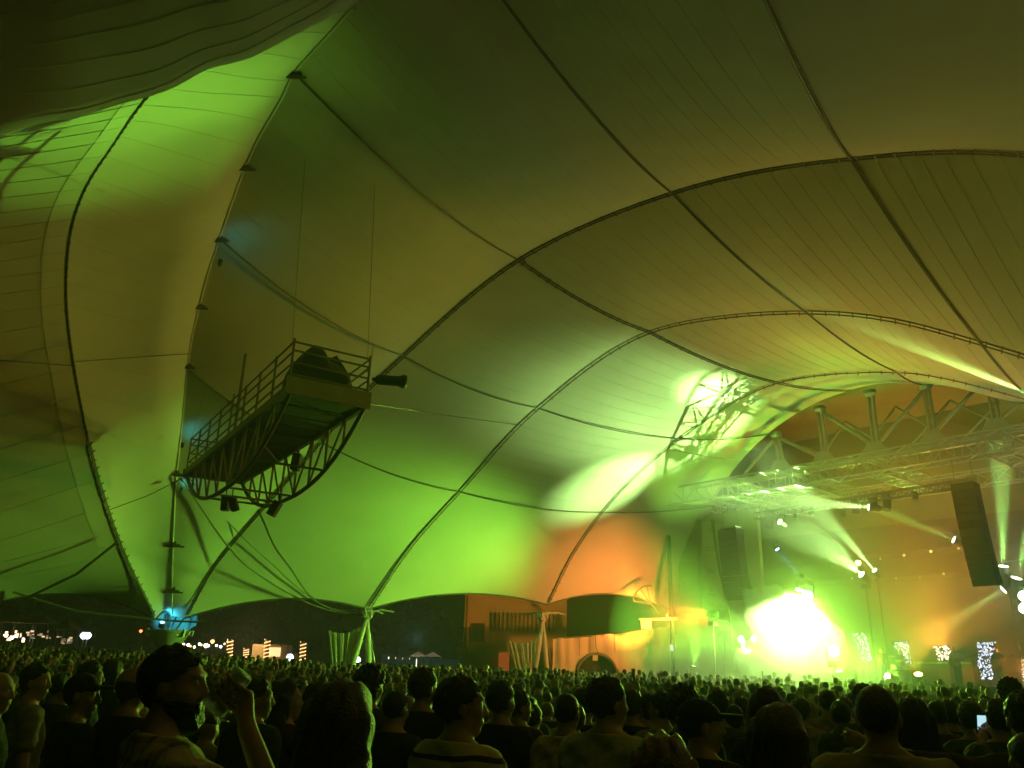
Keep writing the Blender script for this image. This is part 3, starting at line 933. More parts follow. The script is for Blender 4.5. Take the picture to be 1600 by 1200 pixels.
lamp(S(10.7, 5.0, 7.2), roof(2, 2.65, 0.78), 'second green lamp on the upstage stand with a narrow beam', 0.15, (0.7, 1, 0.5), 20, power=90000 * K, col=(0.52, 1, 0.26), deg=16, blend=1.0, hang=False, soft=0.015, stand=1.5)
lamp(S(14.0, 1.0, 1.75), at(1350, 420, 30), 'orange flood on the stage edge aimed up at the roof', 0.2, (1, 0.55, 0.15), 12, 'flood_light', 'orange floods on the stage', power=6000 * K, col=(1, 0.50, 0.03), deg=70, blend=1.0, hang=False, soft=0.5, cat='flood light')
lamp(S(12.2, 2.0, 1.75), at(230, 600, 28), 'added amber fill flood on the stage edge washing the whole roof', 0.2, (1, 0.75, 0.3), 12, 'flood_light', 'orange floods on the stage', power=7000 * K, col=(0.60, 0.56, 0.03), deg=80, blend=1.0, hang=False, soft=2.5, cat='flood light')  # wide soft fill added for the overall roof tone
lamp(onst(1470, 1030, 9.6), onst(1460, 880, 9), 'glowing orange lamp behind the backline on the stage', 0.22, (1, 0.6, 0.15), 220, 'flood_light', 'orange floods on the stage', power=7000 * K, col=ORANGE, deg=150, blend=0.8, hang=False, soft=0.3, cat='flood light')
lamp(S(9.5, 3.5, 1.8), S(12, 12, 8), 'green uplight added at the left of the stage floor to tint the haze', 0.2, (0.7, 1, 0.4), 30, 'flood_light', 'added green uplights', power=6000 * K, col=GREEN, deg=110, blend=0.9, hang=False, soft=0.2, cat='flood light')  # lamp added to give the stage backdrop a green haze
lamp(S(18.0, 4.0, 1.8), S(13, 11, 6), 'orange uplight at the right of the stage floor', 0.2, (1, 0.55, 0.15), 30, 'flood_light', 'orange floods on the stage', power=4000 * K, col=ORANGE, deg=110, blend=0.9, hang=False, soft=0.2, cat='flood light')
# --- moving heads on the right tower, with their beams
mvt = thing('lamp_tower', 'slim black tower carrying the moving lights on the right', 'lamp tower', S(17.2, 6.3, 1.5))
for s in (-0.35, 0.9):
    MB().tube([S(17.0 + s, 6.4, 1.5), S(17.0 + s, 6.4, 7.6)], 0.05, 6).build('upright', M_black, mvt)
for z in (1.6, 2.8, 4.0, 5.2, 6.4, 7.5):
    MB().tube([S(16.6, 6.4, z), S(17.95, 6.4, z)], 0.04, 6).build('rung', M_black, mvt)
lens_g = (0.8, 1.0, 0.6)
lamp(onst(1568, 894, 6), onst(1562, 640, 4.6), 'white green moving light sending a beam straight up', 0.24, lens_g, 60, power=60000, col=(0.4, 1, 0.2), deg=14, blend=0.6, hang=False)
lamp(onst(1586, 912, 6), onst(1632, 730, 5), 'white green moving light with a beam slanting up to the right', 0.24, lens_g, 60, power=60000, col=(0.4, 1, 0.2), deg=11, blend=0.6, hang=False)
lamp(onst(1574, 917, 6), onst(1440, 1003, 4), 'white green moving light with a beam slanting down across the stage', 0.2, lens_g, 60, power=30000, col=(0.6, 1, 0.2), deg=11, blend=0.4)
lamp(onst(1557, 898, 6), CAM + (8, 0, 3), 'small white green moving light left of the upward beam', 0.17, lens_g, 60, power=300, col=(0.45, 1, 0.3), deg=40)
lamp(onst(1598, 932, 6), CAM + (9, 0, 2), 'white green moving light at the right picture edge, upper one', 0.26, lens_g, 60, power=500, col=(0.45, 1, 0.3), deg=40)
lamp(onst(1599, 951, 6), CAM + (9, 0, 2), 'white green moving light at the right picture edge, lower one', 0.26, lens_g, 60, power=500, col=(0.45, 1, 0.3), deg=40)
lamp(onst(1497, 846, 5), onst(1290, 760, 1), 'moving light behind the right line array with a beam slanting up', 0.18, lens_g, 30, power=26000, col=(0.42, 1, 0.1), deg=11, blend=0.6)
lamp(S(12.5, 1.75, 10.1), roof(2, 1.35, 0.88), 'lit lamp on the lamp bar throwing the white hot spot on the tent', 0.18, lens_g, 30, power=60000, col=(0.52, 1, 0.26), deg=22, blend=1.0, soft=0.05)
lamp(S(22.5, 0.5, 11.0), at(1490, 560, 31), 'moving light off at the right throwing a bright streak on the roof', 0.2, lens_g, 60, power=16000, col=(0.45, 1, 0.2), deg=20, blend=0.9)
lamp(onst(1212, 855, 2), onst(1330, 1000, 3), 'small blue moving light with a thin beam under the lamp bar', 0.12, (0.25, 0.35, 1), 60, power=30000, col=(0.12, 0.25, 1.0), deg=5, blend=0.3)
# --- dark heads on the lamp bar
for i, (px, py) in enumerate(((1203, 818), (1242, 806), (1268, 800), (1318, 803), (1338, 797), (1367, 782), (1386, 790), (1430, 778))):
    q = onst(px, py, 2)
    q[2] = min(q[2], 10.35)
    lamp(q, q + np.array([random.uniform(-2, 2), random.uniform(-2, 2), -6]), 'unlit black lamp hanging on the lamp bar, number %s from its left end' % ('one two three four five six seven eight'.split()[i]), 0.2 if i in (0, 4, 6) else 0.12, (0.02, 0.02, 0.02), 0, 'par_lamp', 'unlit lamps on the lamp bar', cat='stage lamp')
# --- amber lamps on the back bars
ys = {}
for i, (px, py, es, r) in enumerate(((1340, 880, 60, 0.16), (1375, 873, 2, 0.06), (1412, 868, 4, 0.08), (1454, 862, 5, 0.08), (1497, 857, 2.5, 0.07), (1300, 886, 0.8, 0.05), (1331, 904, 2.5, 0.06), (1366, 904, 2.5, 0.06), (1400, 904, 1.5, 0.05), (1437, 903, 1, 0.05), (1474, 897, 2.5, 0.07), (1245, 893, 0.8, 0.05))):
    q = onst(px, py, 11)
    lamp(q, CAM + (10, 0, 4), ('brightest amber lamp on the upper back bar' if i == 0 else 'dim amber lamp %s on the %s back bar' % (('second from the brightest', 'in the middle', 'left of the last', 'at the right end', 'left of the brightest', 'at the left end', 'second from the left', 'third from the left', 'fourth from the left', 'at the right end', 'far left')[i - 1], 'upper' if i in (1, 2, 3, 4, 5, 11) else 'lower')), r, (1, 0.75, 0.15), es, 'par_lamp', 'amber lamps on the back drape', power=250 if i == 0 else 12, col=(1, 0.65, 0.1), deg=60, blend=0.7, cat='stage lamp')


# --- LED panels
def led_panel(poly, v, label, n, col=(0.75, 0.82, 1.0), es=4.5, r=0.024):
    Q = [onst(x, y, v) for x, y in poly]
    uz = np.array([[np.dot(q - P0, E1), q[2]] for q in Q])
    base = np.array([np.mean(uz[:, 0]), 0, 0])
    t = thing('led_panel', label, 'led panel', S(base[0], v, 1.5), 'glittering led panels on the stage')
    fr = [q - E2 * 0.02 for q in Q] + [q + E2 * 0.08 for q in Q]
    k = len(Q)
    MB().add(fr, [tuple(range(k)), tuple(range(2 * k - 1, k - 1, -1))] + [(i, (i + 1) % k, (i + 1) % k + k, i + k) for i in range(k)]).build('backing', M_black, t)
    zmin = uz[:, 1].min()
    if zmin > 1.55:
        MB().tube([S(base[0], v + 0.04, 1.5), S(base[0], v + 0.04, zmin + 0.3)], 0.04, 6).build('stand', M_black, t)
    mb = MB()
    c = 0
    rnd = random.Random(len(label))
    while c < n:
        x, z = rnd.uniform(uz[:, 0].min(), uz[:, 0].max()), rnd.uniform(zmin, uz[:, 1].max())
        ins = False
        for i in range(k):
            (x1, y1), (x2, y2) = uz[i], uz[i - 1]
            if (y1 > z) != (y2 > z) and x < (x2 - x1) * (z - y1) / (y2 - y1) + x1:
                ins = not ins
        if not ins:
            continue
        rr = r * rnd.uniform(0.5, 1.3)
        mb.lathe([(rr * 0.7, 0.0), (rr, 0.02), (rr * 0.5, 0.04)], S(x, v - 0.03, z), 5, frame_to(-E2))
        c += 1
    struct(mb.build('led_dots', emat('led_%g' % es, col, es), t), 'stuff')
    return t


led_panel([(1331, 990), (1352, 989), (1366, 1034), (1350, 1034), (1341, 1012)], 7, 'slanted white led panel at the left of the stage', 150)
led_panel([(1394, 1004), (1420, 1002), (1421, 1014), (1425, 1037), (1416, 1037), (1411, 1020), (1402, 1018)], 7, 'hook shaped white led panel left of the orange lamp', 110)
led_panel([(1459, 1010), (1486, 1009), (1485, 1022), (1482, 1025), (1486, 1035), (1458, 1035), (1466, 1024)], 8, 'warm glowing led panel in front of the orange lamp', 110, (1.0, 0.8, 0.5), 12)
led_panel([(1527, 1004), (1557, 1003), (1553, 1020), (1550, 1040), (1553, 1062), (1535, 1062), (1528, 1040), (1530, 1020)], 5, 'tall waisted white led panel right of the white shirted musician', 240)
led_panel([(1597, 1030), (1620, 1029), (1616, 1066), (1599, 1066)], 5, 'white led panel cut off by the right picture edge', 90)

# --- backline
M_amp = mat('amp_cloth', (0.10, 0.06, 0.035), 0.8, noise=0.3, nscale=9)
M_shell = mat('drum_shell', (0.55, 0.50, 0.45), 0.3)
M_brass = mat('cymbal_brass', (0.75, 0.55, 0.2), 0.3, metal=0.9)
for i, (px, w) in enumerate(((1447, 1.2), (1462, 1.2), (1478, 1.2), (1516, 1.0))):
    q = onst(px, 1060, 7.2)
    q[2] = 1.5
    t = thing('amplifier', ('brown amplifier cabinet beside the drum kit', 'middle brown amplifier cabinet behind the singer', 'brown amplifier cabinet next to the white shirted musician', 'brown amplifier cabinet behind the tall led panel')[i], 'amplifier', q, 'amplifiers along the stage')
    MB().box(q + Z3 * 0.45, (w * 0.62, 0.5, 0.9), SA).build('cabinet', M_amp, t)
    MB().box(q + Z3 * 0.45 - E2 * 0.26, (w * 0.56, 0.02, 0.8), SA).build('grille_cloth', mat('grille_cloth', (0.16, 0.10, 0.06), 0.9), t)
    MB().box(q + Z3 * 1.07, (w * 0.62, 0.4, 0.28), SA).build('amp_head', M_black, t)
    MB().box(q + Z3 * 1.07 - E2 * 0.21, (w * 0.5, 0.02, 0.1), SA).build('control_panel', M_steel, t)
dk = onst(1408, 1062, 6)
dk[2] = 1.5
t = thing('drum_kit', 'drum kit with brass cymbals in the middle of the stage', 'drum kit', dk)
A = frame_to(-E2)
MB().lathe([(0.30, -0.25), (0.30, 0.22), (0.28, 0.25)], dk + Z3 * 0.32, 18, A).build('bass_drum', M_shell, t, True)
for s in (-0.28, 0.28):
    MB().lathe([(0.16, 0), (0.17, 0.25)], dk + E1 * s + Z3 * 0.68, 14).build('tom', M_shell, t, True)
MB().lathe([(0.2, 0), (0.2, 0.4)], dk + E1 * 0.75 + E2 * 0.3 + Z3 * 0.15, 14).build('floor_tom', M_shell, t, True)
MB().lathe([(0.18, 0), (0.18, 0.16)], dk - E1 * 0.7 + E2 * 0.3 + Z3 * 0.5, 14).build('snare', M_shell, t, True)
for s, h in ((-0.95, 1.05), (-0.45, 1.35), (0.5, 1.35), (1.05, 1.15)):
    q = dk + E1 * s + E2 * 0.1
    MB().lathe([(0.24, 0), (0.05, 0.05), (0.02, 0.06)], q + Z3 * h, 16, frame_to((0.2 * s, -0.15, 1))).build('cymbal', M_brass, t)
    MB().tube([q, q + Z3 * h], 0.015, 5).build('cymbal_stand', M_steel, t)
for i, (px, v) in enumerate(((1375, 3.0), (1424, 3.0), (1470, 3.0), (1570, 3.2))):
    q = onst(px, 1060, v)
    q[2] = 1.5
    t = thing('microphone_stand', ('microphone stand at the left of the stage', 'microphone stand in front of the drum kit', 'microphone stand in front of the amplifiers', 'microphone stand at the right of the stage')[i], 'mic stand', q, 'microphone stands along the stage front')
    MB().lathe([(0.16, 0), (0.15, 0.03), (0.03, 0.05)], q, 12).build('base', M_black, t)
    MB().tube([q, q + Z3 * 1.45, q + Z3 * 1.55 - E1 * 0.25], 0.014, 5).build('pole', M_steel, t)
    MB().lathe([(0.015, 0), (0.03, 0.1), (0.02, 0.16)], q + Z3 * 1.55 - E1 * 0.25, 8, frame_to(-E1)).build('microphone', M_black, t)

# ------------------------------------------------------------------ side tarpaulin, pole, brackets left of the stage
tp = thing('side_tarpaulin', 'pale side tarpaulin with an arched opening, lit orange, left of the stage', 'tarpaulin', gz(at(960, 1048, 53)))
pts = [(864, 998), (905, 995), (960, 990), (1010, 983), (1062, 976), (1110, 972)]
dep = [51.6, 52.0, 52.6, 53.1, 53.7, 54.2]
ft = smooth_curve([at(x, y, d) for (x, y), d in zip(pts, dep)], [0, 1, 2, 3, 4, 5], 0)
hole_c, hole_r = at(933, 1056, 52.3), 0.95
M_tarp = mat('pale_tarpaulin', (0.66, 0.62, 0.52), 0.7, noise=0.15, nscale=0.8, bump=0.35, bscale=0.9)
mb = MB()
nx, nz = 90, 44
V, idx = [], {}
for i in range(nx):
    top = ft(5.0 * i / (nx - 1))
    g = float(ground_z(top[0], top[1]))
    for j in range(nz):
        s = j / (nz - 1)
        p = np.array([top[0], top[1], g + (top[2] - g) * s])
        p[1] += 0.05 * math.sin(i * 0.9) * s + 0.08 * math.sin(i * 0.23 + s * 4)
        V.append(p)
Fc = []
for i in range(nx - 1):
    for j in range(nz - 1):
        c = (V[i * nz + j] + V[(i + 1) * nz + j + 1]) / 2
        if math.hypot(c[0] - hole_c[0], c[2] - (hole_c[2])) < hole_r + 0.35:
            continue
        Fc.append((i * nz + j, (i + 1) * nz + j, (i + 1) * nz + j + 1, i * nz + j + 1))
mb.add(V, Fc).build('sheet', M_tarp, tp, True)
MB().tube([ft(s) for s in np.linspace(0, 5, 30)], 0.05, 6).build('top_rope', M_cable, tp)
ring = [hole_c + np.array([(hole_r + 0.33) * math.cos(a), -0.12, (hole_r + 0.33) * math.sin(a)]) for a in np.linspace(0, math.pi, 24)]
ring = [np.array([q[0], np.interp(q[0], [at(864, 998, 51.6)[0], at(1110, 972, 54.2)[0]], [51.6, 54.2]) - 0.1, q[2]]) for q in ring]
MB().tube(ring, 0.10, 8).build('arch_frame', M_cable, tp, True)
G = [[q * (1 - s) + np.array([hole_c[0], q[1], hole_c[2]]) * s + np.array([0, 0.9, 0]) for q in ring] for s in (0, 0.5, 1)]
MB().grid(G).build('opening_shade', M_dark, tp)  # black sheet stands in for the shade inside the opening
for px in (905, 960, 1010):
    q = ft({905: 1, 960: 2, 1010: 3}[px]) - np.array([0, 0.12, 0])
    MB().tube([q, q - Z3 * 1.1], 0.015, 4).build('tie_rope', M_cable, tp)
q = at(930, 990, 51.9)
wl = thing('wall_lantern', 'small box hanging on a wire above the arched opening', 'lantern', at(930, 1029, 51.9))
MB().tube([q, at(931, 1010, 51.9), at(935, 1022, 51.9)], 0.02, 4).build('wire', M_cable, wl)
MB().box(at(930, 1028, 51.9), (0.3, 0.2, 0.32)).build('box', M_white_steel, wl)
pd = thing('dark_pole', 'dark green pole with a small bright sticker at the stage corner', 'pole', gz(at(1051, 1055, 50.5)))
a, b = at(1050, 972, 50.5), gz(at(1051, 1055, 50.5))
MB().tube([b, a, a + (0, 0, 5.2)], 0.13, 8).build('shaft', mat('dark_green_paint', (0.04, 0.07, 0.045), 0.6), pd, True)
MB().box(at(1050, 1012, 50.3), (0.16, 0.04, 0.36)).build('sticker', emat('lit_sticker', (0.8, 0.9, 1.0), 1.2), pd)
ou = thing('outrigger_arm', 'orange lit horizontal pipe arm with a box hanging near the dark pole', 'pipe arm', at(1028, 970, 50.2))
MB().tube([at(998, 968, 50.2), at(1058, 967, 50.2)], 0.09, 8).build('pipe', M_white_steel, ou, True)
MB().box(at(1009, 976, 50.2), (0.62, 0.4, 0.5)).build('box', M_white_steel, ou)
MB().lathe([(0.08, 0), (0.1, 0.2), (0.05, 0.3)], at(1042, 967, 50.2), 8).build('fitting', M_white_steel, ou)
br = thing('bracket_shadow_shape', 'curved bracket shape built for a shadow on the orange lit fabric left of the banners', 'bracket', at(1010, 935, 50.6))  # dark tubes imitate a bracket's shadow on the fabric
c = at(1017, 944, 50.6)
arc = [c + 1.1 * np.array([math.cos(a), 0, math.sin(a)]) for a in np.linspace(1.5, 3.0, 12)]
MB().tube(arc, 0.06, 6).build('rim', M_cable, br, True)
for k in (2, 5, 8, 11):
    MB().tube([c, arc[k]], 0.035, 5).build('spoke', M_cable, br)
MB().tube([c, at(1032, 960, 50.4)], 0.04, 5).build('stem', M_cable, br)

# ------------------------------------------------------------------ building behind the tent
M_conc = mat('concrete_wall', (0.42, 0.38, 0.33), 0.85, noise=0.2, nscale=0.4)
bd = thing('louvred_building', 'flat concrete building with louvres and a small window, lit orange above', 'building', gz(at(800, 1045, 70)))


def bq(px, py, d=70.0):
    return at(px, py, d)


w0, w1 = bq(727, 1045), bq(885, 1045, 71)
MB().box(((w0 + w1) / 2)[:2].tolist() + [5.5], (np.linalg.norm((w1 - w0)[:2]), 0.5, 12.5), ((w1 - w0) / np.linalg.norm(w1 - w0) * np.array([1, 1, 0]), (0, 1, 0), (0, 0, 1))).build('wall', M_conc, bd)
MB().box((w0 + np.array([0, 6, 0]))[:2].tolist() + [5.5], (0.5, 12, 12.4)).build('wall', M_conc, bd)
for k in range(15):
    px = 771 + k * 6.7
    a, b = bq(px, 957, 69.5), bq(px, 986, 69.5)
    MB().box((a + b) / 2, (0.14, 0.22, abs(a[2] - b[2]))).build('louvre', mat('louvre_dark', (0.06, 0.05, 0.045), 0.7), bd)
wn = MB().box(bq(747, 988, 69.6), (1.0, 0.12, 1.35)).build('window', mat('dark_pane', (0.05, 0.05, 0.05), 0.2), bd)
for dx, dz, sx, sz in ((-0.52, 0, 0.08, 1.45), (0.52, 0, 0.08, 1.45), (0, 0.7, 1.12, 0.08), (0, -0.7, 1.12, 0.08)):
    MB().box(bq(747, 988, 69.6) + np.array([dx, -0.06, dz]), (sx, 0.1, sz)).build('window_frame', mat('dark_frame', (0.10, 0.08, 0.06), 0.6), wn)
MB().box(bq(787, 1040, 69.5), (0.85, 0.12, 2.0)).build('door', emat('lit_doorway', (0.75, 0.13, 0.03), 0.35), bd)

# ------------------------------------------------------------------ fairground seen under the hem
M_bulb_w = emat('warm_bulb', (1.0, 0.75, 0.45), 9)
M_bulb_c = emat('cold_bulb', (0.75, 0.85, 1.0), 14)
M_bulb_a = emat('amber_bulb', (1.0, 0.55, 0.2), 3.5)


def bulb_post(px, py, d, m, r, label, group):
    q = at(px, py, d)
    g = gz(q)
    t = thing('lamp_post', label, 'lamp post', g, group)
    MB().tube([g, q - Z3 * r], 0.05, 6).build('pole', M_cable, t)
    MB().lathe([(r * 0.4, -r), (r, -0.3 * r), (r, 0.3 * r), (r * 0.4, r)], q, 10).build('bulb', m, t, True)
    MB().lathe([(r * 0.9, 0), (r * 0.3, r * 0.6)], q + Z3 * r * 0.9, 10).build('cap', M_cable, t)


def lit_column(px, pt, pb, d, label):
    a, b = at(px, pt, d), at(px, pb, d)
    g = gz(b)
    t = thing('lit_column', label, 'lit column', g, 'columns wound with lights')
    MB().tube([g, a], 0.22, 8).build('shaft', mat('column_shaft', (0.2, 0.12, 0.06), 0.8), t)
    n = 140
    h = [g + (a - g) * s + np.array([0.25 * math.cos(s * 60), 0.25 * math.sin(s * 60), 0]) for s in np.linspace(0.3, 1, n)]
    MB().tube(h, 0.035, 5).build('light_rope', M_bulb_a, t)


for px, pt, pb, d, lb in ((360, 999, 1028, 76, 'column wound with warm lights nearest the low point base'), (385, 1013, 1030, 84, 'short column wound with lights second from the low point base'), (418, 999, 1028, 78, 'column wound with warm lights beside the food truck'), (474, 1003, 1030, 76, 'column wound with warm lights right of the food truck')):
    lit_column(px, pt, pb, d, lb)
ftk = thing('food_truck', 'tan lit food truck between the lit columns', 'truck', gz(at(424, 1030, 80)))
c = gz(at(424, 1030, 80))
M_ftk = mat('truck_panel', (0.55, 0.42, 0.22), 0.6)
MB().box(c + (0, 0, 1.55), (3.2, 2.0, 2.0)).build('body', M_ftk, ftk)
MB().box(c + (1.9, 0, 1.2), (0.8, 1.9, 1.3)).build('cab', M_ftk, ftk)
MB().box(c + (0.3, -1.03, 1.9), (1.5, 0.06, 0.8)).build('serving_hatch', emat('lit_hatch', (1.0, 0.7, 0.3), 1.6), ftk)
MB().box(c + (0.3, -1.4, 2.45), (1.7, 0.8, 0.06)).build('awning', M_ftk, ftk)
for x in (-1.0, 1.6):
    MB().lathe([(0.4, -0.12), (0.4, 0.12)], c + (x, -0.95, 0.42), 14, frame_to((0, 1, 0))).build('wheel', M_black, ftk)
L = bpy.data.lights.new('truck_light', 'POINT')
L.energy, L.color, L.shadow_soft_size = 350, (1, 0.65, 0.3), 0.2
lo = bpy.data.objects.new('truck_light', L)
COL.objects.link(lo)
lo.location = [float(x) for x in c + np.array([-1.5, -3, 3])]
vt = thing('vendor_tent', 'glowing peaked vendor tent beyond the second curtain', 'vendor tent', gz(at(665, 1032, 95)))
c = at(665, 1028, 95)
g = gz(c)
for s in (-1, 1):
    for e in (-1, 1):
        MB().tube([g + (s * 1.6, e * 1.5, 0), g + (s * 1.6, e * 1.5, 2.6)], 0.05, 5).build('post', M_white_steel, vt)
mb = MB()
for cx in (-0.8, 0.8):
    b0 = [g + (cx + x * 0.8, y * 1.6, 2.6) for x, y in ((-1, -1), (1, -1), (1, 1), (-1, 1))]
    mb.add(b0 + [g + (cx, 0, 3.1)], [(0, 1, 4), (1, 2, 4), (2, 3, 4), (3, 0, 4)])
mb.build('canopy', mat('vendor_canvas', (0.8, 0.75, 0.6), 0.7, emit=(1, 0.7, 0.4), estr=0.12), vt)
MB().box(g + (-1.0, 0.4, 1.6), (1.1, 0.1, 1.4)).build('lit_counter', emat('counter_glow', (1.0, 0.8, 0.6), 5), vt)
fe = thing('site_fence', 'long blue grey hoarding fence under the second bay', 'fence', gz(at(650, 1045, 85)))
a, b = gz(at(595, 1045, 85)), gz(at(727, 1047, 85))
n = 12
for k in range(n):
    q = a + (b - a) * (k + 0.5) / n
    MB().box(q + (0, 0, 1.2), ((b - a)[0] / n - 0.06, 0.08, 2.4)).build('panel', mat('hoarding', (0.16, 0.22, 0.24), 0.7), fe)
fl = bpy.data.lights.new('fence_light', 'POINT')
fl.energy, fl.color = 150, (0.4, 0.7, 0.9)
fo = bpy.data.objects.new('fence_light', fl)
COL.objects.link(fo)
fo.location = [float(x) for x in (a + b) / 2 + np.array([0, -8, 4])]
sg = thing('light_string', 'row of warm bulbs strung along the hoarding up to the vendor tent', 'string lights', gz(at(625, 1030, 86)))
a, b = at(598, 1027.5, 86), at(654, 1030, 90)
MB().tube([a, (a + b) / 2 - Z3 * 0.1, b], 0.02, 4).build('wire', M_cable, sg)
for k in range(26):
    q = a + (b - a) * (k / 25)
    MB().lathe([(0.03, -0.09), (0.09, 0), (0.03, 0.09)], q, 6).build('bulb', M_bulb_a if k > 8 else M_bulb_w, sg)
rs = random.Random(3)
for i in range(13):
    px = 288 + i * 5.6 + rs.uniform(-2, 2)
    bulb_post(px, 1004 + rs.uniform(-2, 7), 110 + rs.uniform(-8, 8), (M_bulb_w, M_bulb_c, M_bulb_a)[i % 3], 0.16 + 0.12 * (i in (6, 8)), 'tiny far lamp %s in the row right of the low point base' % ('first second third fourth fifth sixth seventh eighth ninth tenth eleventh twelfth thirteenth'.split()[i]), 'row of far lamps')
bulb_post(131, 993, 70, M_bulb_c, 0.26, 'bright white lamp left of a twin, under the left bay', 'twin white lamps')
bulb_post(137, 993, 70.2, M_bulb_c, 0.26, 'bright white lamp right of its twin, under the left bay', 'twin white lamps')
bulb_post(453, 1027, 74, M_bulb_c, 0.28, 'round bluish lamp right of the food truck', 'lone bluish lamps')
bulb_post(559, 1031, 74, M_bulb_c, 0.24, 'round bluish lamp beside the green curtain', 'lone bluish lamps')
bulb_post(220, 986, 80, emat('red_bulb', (1, 0.2, 0.05), 5), 0.14, 'tiny red lamp left of the low point base', None)
for i, (px, py, w, h, lb, hot) in enumerate(((24, 994, 1.5, 1.0, 'glaring white food stall at the far left', 9.0), (62, 993, 1.8, 0.8, 'dim warm food stall right of the glaring one', 0.9), (100, 1001, 1.2, 0.7, 'small dim stall between the warm stall and the twin lamps', 0.6))):
    c = at(px, py, 66)
    g = gz(c)
    t = thing('food_stall', lb, 'stall', g, 'food stalls under the left bay')
    hh = c[2] - g[2] + h / 2
    for s in (-1, 1):
        for e in (-1, 1):
            MB().tube([g + (s * w / 2, e * 0.8, 0), g + (s * w / 2, e * 0.8, hh + 0.5)], 0.05, 5).build('post', M_cable, t)
    MB().add([g + (-w / 2 - .2, -1, hh + .5), g + (w / 2 + .2, -1, hh + .5), g + (w / 2 + .2, 1, hh + .5), g + (-w / 2 - .2, 1, hh + .5), g + (0, 0, hh + 1.2)], [(0, 1, 4), (1, 2, 4), (2, 3, 4), (3, 0, 4)]).build('canopy', mat('stall_canvas', (0.35, 0.3, 0.22), 0.8), t)
    MB().box(g + (0, -0.7, 0.5), (w, 0.1, 1.0)).build('counter', mat('stall_wood', (0.2, 0.14, 0.08), 0.8), t)
    rk = random.Random(i)
    for k in range(16):
        q = g + np.array([rk.uniform(-w / 2, w / 2), 0.2 - 0.03 * k, hh - h * rk.uniform(0.1, 0.8)])
        MB().box(q, (rk.uniform(.08, .3), 0.02, rk.uniform(.05, .3) * h)).build('lit_board', emat('stall_glow_%d_%d' % (i, k % 3), (1.0, 0.70, 0.40), hot * (0.25, 0.6, 1.4)[k % 3]), t)
# dark trees on the rise outside
M_leaf = mat('night_leaves', (0.035, 0.05, 0.02), 0.8, noise=0.4, nscale=1.0)
M_bark = mat('bark', (0.06, 0.045, 0.03), 0.9)
tl = ('at the left picture edge', 'behind the glaring stall', 'behind the twin lamps', 'left of the low point base', 'right of the low point base', 'behind the lit columns', 'behind the food truck', 'behind the green curtain', 'behind the hoarding', 'left of the louvred building')
for i, px in enumerate((-20, 50, 125, 200, 320, 395, 470, 540, 620, 695)):
    d = 118 + 9 * ((i * 5) % 4)
    g = gz(at(px, 1030, d))
    h = 8 + 3 * ((i * 7) % 3)
    t = thing('tree', 'dark leafy tree on the rise ' + tl[i], 'tree', g, 'dark trees outside the tent')
    MB().tube([g, g + (0.2, 0, h * 0.35), g + (0.1, 0, h * 0.7)], [0.35, 0.25, 0.1], 8).build('trunk', M_bark, t, True)
    n = 1500
    dirs = RNG.normal(size=(n, 3))
    dirs /= np.linalg.norm(dirs, axis=1)[:, None]
    rad = RNG.uniform(0.35, 1, n)**0.5 * (1 + 0.22 * np.sin(dirs[:, 0] * 5 + i) * np.cos(dirs[:, 2] * 4 + i))
    c = g + np.array([0, 0, h * 0.62]) + dirs * rad[:, None] * np.array([h * 0.42, h * 0.42, h * 0.4])
    a = RNG.normal(size=(n, 3)) * 0.30
    b = RNG.normal(size=(n, 3)) * 0.30
    V = np.stack([c + a, c + b, c - a, c - b], 1).reshape(-1, 3)
    MB().add(V, [(4 * k, 4 * k + 1, 4 * k + 2, 4 * k + 3) for k in range(n)]).build('crown', M_leaf, t)
